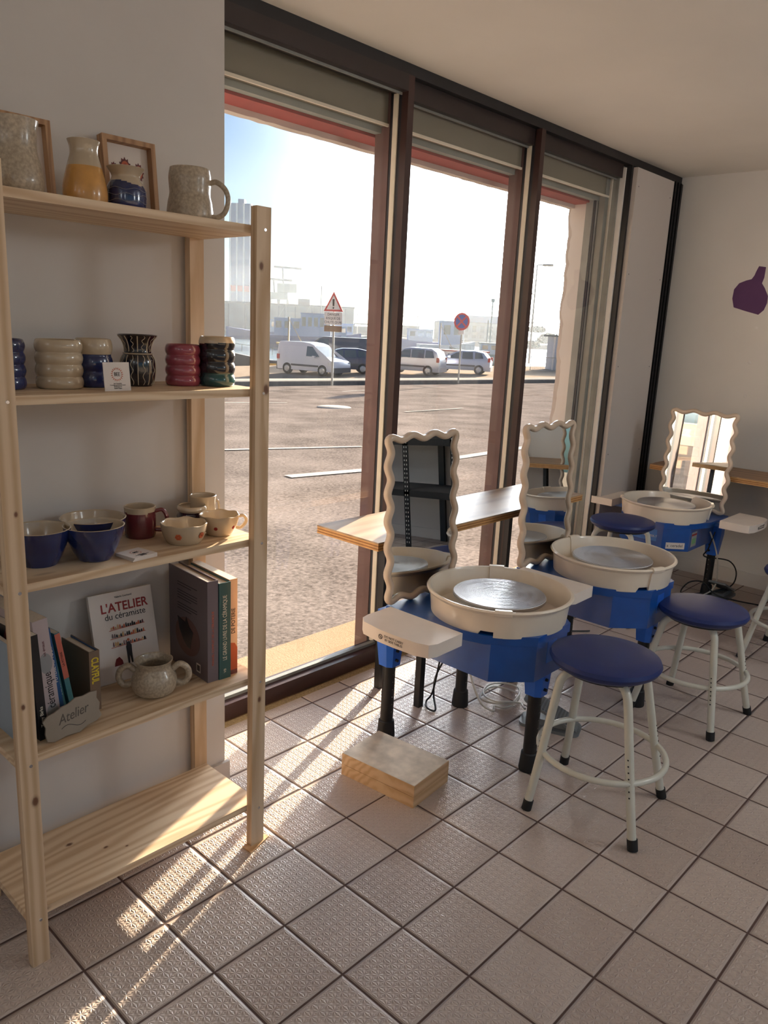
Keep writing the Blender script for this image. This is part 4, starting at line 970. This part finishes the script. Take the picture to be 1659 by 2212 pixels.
# ------------------------------------------------------------------ what the mirrors show behind: black rack, poster
o = empty('metal_rack', (0, 0, 0)); tag(o, 'black slotted metal rack against the right wall, seen only in a mirror', 'rack')
for y in (-2.9, -2.05, -1.55):
    bm = bmesh.new(); box(bm, (3.48, y - .03, 0), (3.50, y + .03, 2.1)); box(bm, (3.08, y - .03, 0), (3.085, y + .03, 2.1)); up = build('upright', bm, M['black_metal'], o)
    bm = bmesh.new()
    for k in range(60):
        for s in (-.012, .012): box(bm, (3.0785, y + s - .003, .05 + k * .034), (3.0802, y + s + .003, .063 + k * .034))
    build('slots', bm, M['reveal'], up)
for z in (.45, .85, 1.25, 1.9):
    BX('shelf_board', (3.085, -2.9, z), (3.48, -1.35, z + .02), M['steel_dark'], o); BX('shelf_rail', (3.08, -2.9, z - .03), (3.09, -1.55, z + .02), M['black_metal'], o)
o = BX('wooden_ledge', (3.06, -2.35, 1.55), (3.30, -1.45, 1.575), M['block'], None, .002); tag(o, 'small raw wooden ledge on the black rack, seen in the nearest mirror', 'ledge')
BX('bracket', (3.28, -2.33, 1.5), (3.52, -2.30, 1.55), M['black_metal'], o)
o = empty('wall_poster', (3.528, -1.0, 1.12)); tag(o, 'white poster with a reddish figure on the right wall, seen in the middle mirror', 'poster')
BX('paper', (-.003, -.22, -.16), (0, .22, .16), M['white'], o)
bm = bmesh.new(); prism(bm, [(-.06, -.02), (-.02, .06), (.03, .08), (.05, .0), (.09, -.03), (.02, -.05), (-.01, -.09), (-.05, -.06)], 0, .001, mat=basis((-.0032, .08, .03), (0, -1, 0), (0, 0, 1))); build('red_drawing', bm, M['orangeink'], o)
BX('pink_band', (-.0045, -.18, -.14), (-.003, .14, -.11), M['pink_glaze'], o)
bm = bmesh.new()
for k in range(6): box(bm, (-.0042, -.18, .10 - k * .035), (-.003, -.05, .115 - k * .035))
build('text_lines', bm, M['label_grey'], o)


# ------------------------------------------------------------------ pine shelving unit
sh = empty('pine_shelf_unit', (0, 0, 0)); tag(sh, 'tall open pine shelving unit holding pottery and books by the wall', 'shelving unit')
ZS = [.120, .493, .870, 1.243, 1.614]
PX = ((-.675, -.637), (-.082, -.041))
for (x0, x1) in PX:
    for (y0, y1) in ((.283, .305), (.553, .575)):
        bm = bmesh.new(); box(bm, (x0, y0, 0), (x1, y1, 1.655)); p_ = build('post', bm, (M['pine_vl'] if x0 < -.3 else M['pine_vr']) if y0 < .3 else M['pine_v'], sh, bevel=.0015)
        if y0 < .3:
            bm = bmesh.new()
            for z in ZS:
                b3 = Matrix.Translation(((x0 + x1) / 2 + .004, y0, z - .009)) @ Matrix.Rotation(PI / 2, 4, 'X')
                lathe(bm, [(0, .0008), (.0032, .0008), (.0038, 0)], 12)
                for v in bm.verts:
                    if not v.tag: v.co = b3 @ v.co; v.tag = True
            build('screw', bm, M['chrome'], p_)
for z in ZS: BX('shelf_board', (-.672, .305, z - .018), (-.044, .553, z), M['pine_b'] if z < .2 else M['pine'], sh, .0012)
bm = bmesh.new(); prism(bm, [(-.10, .262), (-.02, .285), (-.025, .30), (-.10, .30)], 0, .004); tag(build('wood_shim', bm, M['dark_wood'] if 'dark_wood' in M else M['block']), 'thin broken wood shim under the front right shelf post', 'shim')

# ------------------------------------------------------------------ pottery
def vessel(name, label, cat, x, y, z, outer, mats, mfun=None, wall=.004, floor=.006, seg=56, rfun=None, zfun=None, group='handmade pottery on the shelves', inner=0, n=6):
    o = empty(name, (x, y, z), 0, label, cat, group)
    # smooth outer profile
    P = bez([(r, 0, h) for r, h in outer], n); P = [(max(p[0], .001), p[2]) for p in P]
    top = P[-1]
    prof = [(0, 0)] + [(P[0][0] * .97, 0)] + P
    no = len(prof)
    inn = [(top[0] - wall * .5, top[1] + wall * .25), (top[0] - wall, top[1] - wall * .2)] + [(max(r - wall, .002), h) for r, h in P[::-1][1:] if h > floor] + [(0, floor)]
    allp = prof + inn
    bm = bmesh.new()
    lathe(bm, allp, seg, mfun=lambda i, k: (inner if i >= no - 1 else (mfun(allp[i][1], 2 * PI * k / seg) if mfun else 0)), rfun=rfun, zfun=(lambda r, zz, a, i: zfun(r, zz, a)) if zfun else None)
    build('body', bm, mats, o, smooth=60)
    return o
def handle(o, pts, r, m, nm='handle'): return TB(nm, bez(pts, 8), r, m, o, 12)
Z4, Z3, Z2, Z1 = ZS[4], ZS[3], ZS[2], ZS[1]
# top shelf
vessel('stoneware_jug', 'large speckled beige jug at the left end of the top shelf', 'jug', -.575, .375, Z4, [(.046, 0), (.050, .02), (.047, .045), (.040, .075), (.040, .10), (.044, .128)], [M['stoneware']])
vessel('tall_vase', 'tall beige and ochre vase on the top shelf', 'vase', -.442, .370, Z4, [(.042, 0), (.043, .02), (.040, .042), (.030, .078), (.0265, .092), (.0275, .105), (.031, .116)], [M['cream_glaze'], M['ochre_glaze']], lambda h, a: 1 if h < .063 + .002 * math.sin(3 * a) else 0)
nv = vessel('small_vase', 'small beige vase with a wavy navy lower half on the top shelf', 'vase', -.352, .372, Z4, [(.037, 0), (.040, .012), (.040, .035), (.036, .047), (.029, .060), (.0295, .068), (.038, .081)], [M['cream_glaze'], M['navy_glaze']], lambda h, a: 1 if h < .049 + .004 * math.sin(2 * a + 1) else 0)
for zz in (.014, .026, .037):
    TB('incised_line', [(.0408 * math.cos(t * PI / 24), .0408 * math.sin(t * PI / 24), zz + .0022 * math.sin(t * PI / 4 + zz * 300)) for t in range(48)], .0004, M['label_grey'], nv, 5, True)
mg = vessel('speckled_mug', 'large speckled grey mug with a big handle at the right of the top shelf', 'mug', -.190, .385, Z4, [(.049, 0), (.051, .012), (.0485, .035), (.0445, .055), (.0455, .075), (.046, .090), (.043, .108)], [M['stoneware']])
d = Vector((.70, -.71, 0))
handle(mg, [d * .043 + Vector((0, 0, .080)), d * .060 + Vector((0, 0, .083)), d * .079 + Vector((0, 0, .068)), d * .085 + Vector((0, 0, .045)), d * .077 + Vector((0, 0, .020)), d * .060 + Vector((0, 0, .009)), d * .047 + Vector((0, 0, .011))], .0058, M['stoneware'])
# picture frames
def frame(x, w_, h_, y, lean, label, art):
    o = empty('picture_frame', (x, y, Z4), 0, label, 'picture frame'); o.rotation_euler = (-lean, 0, 0)
    t = .011; dp = .024
    bm = bmesh.new()
    for a, b in (((-w_ / 2, 0, 0), (-w_ / 2 + t, dp, h_)), ((w_ / 2 - t, 0, 0), (w_ / 2, dp, h_)), ((-w_ / 2 + t, 0, 0), (w_ / 2 - t, dp, t)), ((-w_ / 2 + t, 0, h_ - t), (w_ / 2 - t, dp, h_))): box(bm, a, b)
    build('frame', bm, M['oak'], o, bevel=.0006)
    BX('backing', (-w_ / 2 + t, dp - .004, t), (w_ / 2 - t, dp - .001, h_ - t), M['white'], o)
    if art:
        for k, (cx, s) in enumerate(((-.032, .75), (-.004, 1.15), (.03, .95))):
            for q, (ra, mm) in enumerate(((.020, 'wine_glaze'), (.015, 'orangeink'), (.010, 'redink'), (.005, 'ochre_glaze'))):
                bm = bmesh.new(); pp = []
                for j in range(36):
                    a = 2 * PI * j / 36; rr = ra * s * (1 + (.14 * math.cos(a * 12) if q == 0 else 0)); pp.append((rr * .62 * math.cos(a), rr * math.sin(a)))
                prism(bm, pp, 0, .0004, mat=basis((cx, dp - .0045 - q * .0005, .112 + .014 * (s - .75)), (1, 0, 0), (0, 0, 1))); build('painted_motif', bm, M[mm], o)
    return o
M['oak'] = wood('oak_frame', (178, 138, 100), (150, 110, 76), 2, knots=False, ring=20)
frame(-.500, .150, .180, .530, math.radians(6), 'wooden picture frame half hidden behind the large jug on the top shelf', False)
frame(-.243, .132, .180, .530, math.radians(6), 'small wooden picture frame with red leaf motifs on the top shelf', True)
# third shelf
def wavy(n, R, H, amp=.0035):
    out = []
    for k in range(n * 8 + 1):
        t = k / (n * 8); out.append((R + amp * .62 * (2 * abs(math.sin(PI * n * t)) ** .9 - 1), H * t))
    out[0] = (R - amp * 1.2, 0); return out
vessel('wavy_tumbler', 'cream glazed tumbler with bulging bands at the left of the third shelf', 'tumbler', -.480, .440, Z3, wavy(4, .0465, .101, .0028), [M['cream_glaze']], n=2)
vessel('wavy_tumbler', 'tumbler with beige top and navy lower half beside the cream one', 'tumbler', -.395, .455, Z3, wavy(3, .0385, .104, .003), [M['cream_glaze'], M['navy_glaze']], lambda h, a: 1 if h < .070 else 0, n=2)
vessel('wavy_tumbler', 'raspberry pink tumbler with four bulging bands', 'tumbler', -.178, .440, Z3, wavy(4, .0400, .096, .003), [M['pink_glaze']], n=2)
vessel('wavy_tumbler', 'black and teal tumbler with beige rim beside the right post', 'tumbler', -.105, .405, Z3, wavy(4, .0415, .117, .003), [M['black_glaze'], M['cream_glaze'], M['teal_glaze']], lambda h, a: 1 if h > .100 - .003 * math.sin(a) else (2 if h < .032 else 0), inner=1, n=2)
vessel('dark_tumbler', 'dark blue tumbler mostly hidden behind the left post', 'tumbler', -.590, .450, Z3, wavy(4, .0400, .100, .003), [M['navy_glaze']], n=2)
sv_ = vessel('striped_vase', 'black vase with white vertical lines and a flared rim', 'vase', -.288, .455, Z3, [(.030, 0), (.036, .012), (.0395, .035), (.0385, .058), (.033, .070), (.0295, .080), (.031, .092), (.036, .104), (.045, .115)], [M['black_glaze']])
svp = [(p[0], p[2]) for p in bez([(r, 0, z) for r, z in [(.030, 0), (.036, .012), (.0395, .035), (.0385, .058), (.033, .070), (.0295, .080), (.031, .092), (.036, .104), (.045, .115)]], 6)]
def vr(z):
    for (r0, z0), (r1, z1) in zip(svp, svp[1:]):
        if z0 <= z <= z1: return r0 + (r1 - r0) * (z - z0) / max(z1 - z0, 1e-6)
    return svp[-1][0]
for k in range(18):
    a0 = 2 * PI * k / 18
    for za, zb_ in ((.004, .070), (.078, .113)):
        P = []
        for j in range(22):
            z = za + (zb_ - za) * j / 21; aa = a0 + (.07 * math.sin(j * .75) if k % 2 else 0); r = vr(z) + .0002
            P.append((r * math.cos(aa), r * math.sin(aa), z))
        TB('painted_line', P, .00075 if k % 2 else .0011, M['cream_glaze'], sv_, 5)
TB('painted_band', [(.0318 * math.cos(t * PI / 20), .0318 * math.sin(t * PI / 20), .0735) for t in range(40)], .0016, M['cream_glaze'], sv_, 6, True)
# upright business card
def bee(parent, mt, s=1.0):
    text('brand_name', 'BEE', .0125 * s, M['ink'], parent, mt @ Matrix.Translation((0, .004 * s, .0003)), sx=.8)
    bm = bmesh.new()
    for k in range(19):
        a = 2 * PI * k / 19; m2 = mt @ Matrix.Translation((0, .004 * s, .0002)) @ Matrix.Rotation(a, 4, 'Z')
        vs = [bm.verts.new(m2 @ Vector(q)) for q in ((.0118 * s, -.0014 * s, 0), (.0170 * s, 0, 0), (.0118 * s, .0014 * s, 0))]; bm.faces.new(vs)
    build('petal_ring', bm, M['orangeink'], parent, smooth=0)
    text('small_print', 'Jen Céramiste\nCoursque poteries & tasses\n06 Bonjour &\nAtelier Bogue', .0036 * s, M['ink'], parent, mt @ Matrix.Translation((0, -.022 * s, .0003)))
o = empty('business_card', (-.398, .345, Z3), math.radians(4), 'white card with BEE in a flame ring leaning against the striped vase', 'card'); o.rotation_euler = (math.radians(-6), 0, math.radians(4))
BX('card', (-.031, 0, 0), (.031, .0012, .060), M['white'], o)
bee(o, basis((0, -.0003, .031), (1, 0, 0), (0, 0, 1)), .92)
# second shelf
def bowl(x, y, rb, rt, h, label, nm='navy_bowl'):
    return vessel(nm, label, 'bowl', x, y, Z2, [(rb, 0), (rb + (rt - rb) * .36, h * .25), (rb + (rt - rb) * .68, h * .55), (rt * .955, h * .82), (rt, h)], [M['navy_glaze'], M['cream_glaze']], inner=1)
bowl(-.445, .385, .034, .0655, .078, 'navy bowl with beige inside, in front of the other bowls')
bowl(-.400, .478, .045, .0740, .070, 'widest navy bowl with beige inside, at the back of its shelf')
bowl(-.552, .420, .036, .0655, .079, 'navy bowl with beige inside, half hidden by the left post')
rm = vessel('wine_mug', 'wine red mug with beige rim standing behind the card pile', 'mug', -.272, .492, Z2, [(.035, 0), (.0375, .01), (.038, .04), (.037, .062), (.038, .076)], [M['wine_glaze'], M['cream_glaze']], lambda h, a: 1 if h > .062 - .003 * math.sin(2 * a) else 0, inner=1)
handle(rm, [(.030, -.020, .064), (.045, -.030, .066), (.053, -.036, .045), (.046, -.031, .018), (.031, -.021, .016)], .0052, M['wine_glaze'])
vessel('plum_jar', 'small dark plum pot with beige rim behind the flower bowl', 'pot', -.128, .485, Z2, [(.034, 0), (.038, .01), (.035, .022), (.039, .032), (.035, .044), (.0385, .052), (.036, .060)], [M['plum_glaze'], M['cream_glaze']], lambda h, a: 1 if h > .045 else 0, inner=1, n=4)
tc = vessel('cream_beaker', 'tall plain cream beaker against the rear post', 'beaker', -.082, .503, Z2, [(.030, 0), (.034, .008), (.0345, .04), (.033, .06), (.035, .078)], [M['cream_glaze']])
handle(tc, [(.032, -.008, .060), (.040, -.010, .060), (.043, -.011, .040), (.039, -.010, .022), (.032, -.008, .022)], .0035, M['cream_glaze'])
def petal(r, z, a): return z + (.0014 * math.cos(7 * a) if z > .038 else 0)
def petr(r, z, a): return r * (1 + .022 * math.cos(7 * a) * min(1, z / .04))
def flowers(o, R, n, m, size, z):
    for k in range(n):
        a = -2.4 + k * 1.15; bm = bmesh.new()
        for j in range(6):
            b_ = 2 * PI * j / 6; pp = [(size * .55 * math.cos(b_) + size * .42 * math.cos(t * PI / 5), size * .55 * math.sin(b_) + size * .42 * math.sin(t * PI / 5)) for t in range(10)]
            prism(bm, pp, -.0006, .0012, mat=basis((R * math.cos(a), R * math.sin(a), z), (-math.sin(a), math.cos(a), 0), (.35 * math.cos(a), .35 * math.sin(a), 1)))
        build('painted_flower', bm, m, o)
pb = vessel('petal_bowl', 'scalloped cream bowl with an orange flower on its side', 'bowl', -.216, .385, Z2, [(.040, 0), (.047, .012), (.052, .028), (.0555, .048)], [M['cream_glaze']], rfun=petr, zfun=petal)
flowers(pb, .0515, 3, M['orangeink'], .0085, .024)
pc = vessel('petal_cup', 'scalloped cream cup with small red flowers and handle, at the sunny end', 'cup', -.108, .392, Z2, [(.030, 0), (.036, .008), (.0445, .028), (.0505, .052)], [M['cream_glaze']], rfun=petr, zfun=petal)
flowers(pc, .0425, 3, M['redink'], .005, .024)
handle(pc, [(.036, -.024, .046), (.050, -.034, .048), (.055, -.038, .034), (.044, -.031, .018), (.034, -.022, .018)], .0042, M['cream_glaze'])
for k in range(5):
    o = empty('business_card', (-.366, .345, Z2 + k * .0016), math.radians(6 + k * 1.2)); tag(o, ['bottom card of the white pile on the pottery shelf', 'white card second from the bottom of the pile', 'white card in the middle of the pile', 'white card just under the top one of the pile', 'top card of the pile with the flame ring print'][k], 'card', 'pile of business cards')
    BX('card', (-.032, -.032, 0), (.032, .032, .0014), M['white'], o)
    if k == 4: bee(o, basis((0, 0, .0016), (1, 0, 0), (0, 1, 0)), .9)
# two-handled pot
pt = vessel('two_handled_pot', 'round speckled beige pot with two loop handles among the books', 'pot', -.300, .395, Z1, [(.036, 0), (.048, .008), (.0545, .026), (.0535, .045), (.045, .062), (.0405, .072), (.0435, .083), (.046, .088)], [M['stoneware']])
for s in (-1, 1):
    d = Vector((.82, -.57, 0)) * s
    handle(pt, [d * .045 + Vector((0, 0, .062)), d * .062 + Vector((0, 0, .074)), d * .080 + Vector((0, 0, .062)), d * .083 + Vector((0, 0, .040)), d * .070 + Vector((0, 0, .024)), d * .050 + Vector((0, 0, .028))], .0078, M['stoneware'])

# ------------------------------------------------------------------ books
M['pages'] = plain('page_edges', (222, 210, 192), .8, var=.04, vscale=200)
def cov(n, c): M[n] = plain('cover_' + n, c, .42, var=.03, vscale=5); return M[n]
def book(label, loc, rz, t, d, h, m, lean=0, leanx=0, hard=True, title=None, group='ceramics books on the book shelf'):
    o = empty('book', loc, rz, label, 'book', group); o.rotation_euler = (leanx, lean, rz)
    c = .0025 if hard else .0008; ins = .004 if hard else .0
    bm = bmesh.new(); box(bm, (0, 0, 0), (c, d, h)); box(bm, (t - c, 0, 0), (t, d, h)); box(bm, (c, 0, 0), (t - c, c, h)); build('cover', bm, m, o, bevel=.0004)
    BX('page_block', (c, c, ins * .6), (t - c, d - ins, h - ins), M['pages'], o)
    if title:
        for (s, size, z, mt, sx) in title:      # vertical spine lettering, reads upward
            text('spine_title', s, size, mt, o, basis((t / 2, -.0004, z), (0, 0, 1), (-1, 0, 0)), sx=sx)
    return o
g1, g2 = cov('mauve', (112, 100, 104)), cov('petrol', (54, 92, 92)); g3 = cov('blush', (226, 190, 160))
rz = math.radians(-3.5)
ux, uy = math.cos(rz), math.sin(rz)
bx, by = -.174, .350
b1 = book('thick mauve-grey hardback with a dark photo on its back cover', (bx, by, Z1), rz, .031, .195, .272, g1, title=[('MANUEL COMPLET DE LA CÉRAMIQUE', .0085, .118, M['orangeink'], 1.0)])
bm = bmesh.new(); pp = [(.062 * math.cos(t * PI / 16), .052 * math.sin(t * PI / 16)) for t in range(32)]
mt = basis((-.0004, .10, .095), (0, -1, 0), (0, 0, 1))
prism(bm, pp, 0, .0004, mat=mt); build('plate_photo', bm, cov('platebrown', (104, 72, 66)), b1)
bm = bmesh.new(); prism(bm, [(-.05, .045), (-.01, .038), (-.005, .055), (.012, .03), (.03, .02), (.02, -.01), (.015, -.03), (.0, -.028), (-.02, -.015), (-.04, .01)], .0005, .0008, mat=mt); build('photo_subject', bm, M['black_glaze'], b1)
bm = bmesh.new()
for k in range(11):
    if k in (2, 7): continue
    box(bm, (-.05, 0, 0), (.05 - (.03 if k in (1, 6, 10) else .0), .0016, .0003), mat=basis((-.0003, .10, .235 - k * .0072), (0, -1, 0), (0, 0, 1)))
build('printed_text', bm, M['ink'], b1)
bm = bmesh.new(); box(bm, (0, 0, 0), (.020, .024, .0004), mat=basis((-.0004, .055, .014), (0, -1, 0), (0, 0, 1))); bc = build('barcode_box', bm, M['white'], b1)
bm = bmesh.new()
for k in range(9): box(bm, (.003 + k * .0016, .004, .0004), (.0038 + k * .0016 + (k % 3) * .0003, .02, .0006), mat=basis((-.0004, .055, .014), (0, -1, 0), (0, 0, 1)))
build('barcode', bm, M['ink'], bc)
book('tall petrol green hardback between two other large books', (bx + .0325 * ux, by + .0325 * uy - .002, Z1), rz, .034, .195, .262, g2, title=[('LE GRAND LIVRE DE LA CÉRAMIQUE', .0165, .140, M['cream_alu'], .66), ('VB', .010, .022, M['cream_alu'], 1)])
b3 = book('cream paperback with an orange bowl on its spine, last of the large books', (bx + .068 * ux, by + .068 * uy + .006, Z1), rz, .024, .190, .264, g3, hard=False, title=[('DE POTERIE', .0165, .150, M['ink'], .8)])
bm = bmesh.new(); prism(bm, [(-.012, 0), (.012, 0), (.012, .062), (.004, .076), (-.012, .08)], 0, .0004, mat=basis((.012, -.0003, .012), (1, 0, 0), (0, 0, 1))); build('orange_bowl_photo', bm, M['orangeink'], b3)
BX('dark_base_strip', (.0, -.0009, .002), (.024, -.0003, .014), M['wine_glaze'], b3)
# standing face-on book against the wall
o = book('white paperback facing out, red title over drawn pottery shelves', (-.385, .512, Z1), math.radians(4), .012, .168, .228, M['white'], hard=False)
o.rotation_euler = (0, 0, 0)
o.matrix_local = Matrix.Translation((-.386, .505, Z1 + .001)) @ Matrix.Rotation(math.radians(-3), 4, 'Z') @ Matrix.Rotation(math.radians(-13.5), 4, 'X') @ Matrix(((0, 1, 0, 0), (-1, 0, 0, .012), (0, 0, 1, 0), (0, 0, 0, 1)))
mtc = lambda y, z: basis((.0125, y, z), (0, 1, 0), (0, 0, 1))
text('cover_title', "L'ATELIER", .032, M['redink'], o, mtc(.090, .188), bold=.0006, sx=.92)
text('cover_subtitle', 'du céramiste', .023, M['ink'], o, mtc(.090, .166), sx=.92)
text('cover_author', 'Valerie Lienhard', .007, M['ink'], o, mtc(.090, .214))
for k, zz in enumerate((.134, .112, .090)):
    bm = bmesh.new(); box(bm, (.0125, .042, zz - .0015), (.013, .138, zz)); bmesh.ops.rotate(bm, verts=bm.verts, cent=(.0125, .09, zz), matrix=Matrix.Rotation(.03, 3, 'X')); build('drawn_shelf', bm, M['orangeink'], o)
    for q in range(16):
        bm = bmesh.new(); y0 = .046 + q * .0056; hh = random.uniform(.004, .012); ww = random.uniform(.0018, .0026)
        prism(bm, [(-ww, 0), (ww, 0), (ww * random.uniform(.5, 1.2), hh * .6), (ww * .5, hh), (-ww * .5, hh), (-ww * 1.1, hh * .6)], 0, .0003, mat=basis((.0127, y0 + .003, zz), (0, 1, 0), (0, 0, 1)))
        build('drawn_pot', bm, random.choice([M['wine_glaze'], M['orangeink'], M['ink'], M['ochre_glaze'], M['ink']]), o)
bm = bmesh.new()
F = basis((.0131, .088, .04), (0, 1, 0), (0, 0, 1))
prism(bm, [(-.007, 0), (-.003, 0), (-.001, .022), (.002, .0), (.006, 0), (.006, .03), (.007, .045), (.002, .055), (-.004, .055), (-.008, .043)], 0, .0004, mat=F); build('drawn_potter', bm, M['ink'], o)
bm = bmesh.new(); prism(bm, [(.0035 * math.cos(t * PI / 6), .0035 * math.sin(t * PI / 6) + .06) for t in range(12)], 0, .0005, mat=F); build('drawn_head', bm, M['orangeink'], o)
bm = bmesh.new(); prism(bm, [(-.012, 0), (.012, 0), (.010, .012), (.003, .022), (-.006, .018), (-.010, .008)], 0, .0004, mat=basis((.0128, .056, .04), (0, 1, 0), (0, 0, 1))); build('drawn_stool', bm, M['wine_glaze'], o)
# leaning row at the left, spines to the room
def lean_book(label, x, y, t, d, h, m, deg, title=None, **k):
    return book(label, (x, y, Z1), math.radians(6), t, d, h, m, lean=-math.radians(deg), title=title, **k)
c1 = cov('black', (26, 24, 26)); c2 = cov('rosewhite', (190, 174, 174)); c3 = cov('bluebook', (40, 84, 136)); c4 = cov('tealbook', (72, 128, 134)); c5 = cov('coral', (196, 104, 84)); c6 = cov('tanbook', (120, 98, 80)); c7 = cov('sky', (150, 166, 182)); c8 = cov('maroon', (92, 34, 32))
lean_book('black paperback leaning at the left end behind the clay plaque', -.602, .352, .020, .200, .245, c1, 3, [('Tony Birks', .011, .055, M['cream_alu'], 1)], hard=False)
bb = lean_book('thick white and rose paperback with a wavy pattern on its spine', -.575, .372, .034, .205, .268, c2, 5, [('céramique', .026, .100, M['ink'], .8), ('les émaux', .009, .20, M['wine_glaze'], 1)], hard=False)
for k, (zz, rr) in enumerate(((.165, .016), (.045, .015))):
    bm = bmesh.new(); prism(bm, [(rr * .9 * math.cos(t * PI / 12), rr * 1.5 * math.sin(t * PI / 12)) for t in range(24)], 0, .0003, mat=basis((.017, -.0002, zz), (1, 0, 0), (0, 0, 1))); build('spine_pattern', bm, M['label_grey'], bb)
lean_book('blue paperback on wheel throwing between white and teal books', -.538, .390, .014, .190, .238, c3, 7, [('POTERIE AU TOUR', .0115, .15, M['cream_alu'], .9)], hard=False)
lean_book('thin teal paperback leaning in the row of small books', -.519, .415, .011, .170, .190, c4, 9, [('le tour de potier', .006, .08, M['cream_alu'], 1)], hard=False)
lb = lean_book('thin paperback with coral top and teal bottom on its spine', -.503, .410, .012, .180, .216, c4, 9, hard=False)
BX('coral_spine_half', (-.0004, -.0008, .10), (.0124, .0, .214), c5, lb); text('spine_title', 'LA POTERIE', .007, M['ink'], lb, basis((.006, -.0012, .15), (0, 0, 1), (-1, 0, 0)))
bk = book('small thick tan hardback with yellow lettering and blue endpapers', (-.462, .400, Z1), math.radians(3), .026, .125, .150, c6)
text('spine_title', 'CLAYFUL', .0245, cov('yellowink', (222, 196, 52)), bk, basis((.013, -.0004, .102), (0, 0, -1), (1, 0, 0)), bold=.0007, sx=.64)
BX('blue_endpaper', (.0215, .002, .002), (.0235, .122, .1495), c3, bk)
o = book('pale blue and white paperback standing at the far left end of the row', (-.640, .345, Z1), math.radians(1), .010, .19, .225, c7, lean=-math.radians(1), hard=False)
o = book('dark maroon book standing deep behind the pale blue one', (-.624, .43, Z1), math.radians(1), .012, .12, .235, c8, hard=False)
# clay plaque
P = [(-.064, .006), (-.050, .0), (-.02, .004), (.01, .001), (.03, .010), (.052, .012), (.066, .020), (.062, .035), (.066, .05), (.060, .063), (.063, .078), (.048, .080), (.030, .077), (.012, .079), (-.005, .071), (-.022, .069), (-.040, .062), (-.055, .060), (-.068, .050), (-.063, .036), (-.066, .022)]
o = empty('clay_plaque', (-.533, .333, Z1), 0, 'torn-edged grey clay plaque reading Atelier, leaning on the books', 'sign'); o.rotation_euler = (math.radians(-12), 0, math.radians(4))
bm = bmesh.new(); prism(bm, P, 0, .005, mat=basis((0, .002, 0), (1, 0, 0), (0, 0, 1))); build('slab', bm, plain('raw_clay', (150, 138, 124), .85, var=.04, bmp=.1), o, bevel=.001)
text('incised_word', 'Atelier', .030, plain('incised_line', (96, 88, 80), .9), o, basis((0, -.0034, .045), (1, 0, .12), (-.1, 0, 1)), sx=.85, shear=.35)
TB('incised_flourish', [(x, -.0032, .022 + .005 * math.sin((x + .03) * 110)) for x in [-.03 + k * .003 for k in range(20)]], .0006, M['steel_dark'], o, 5)
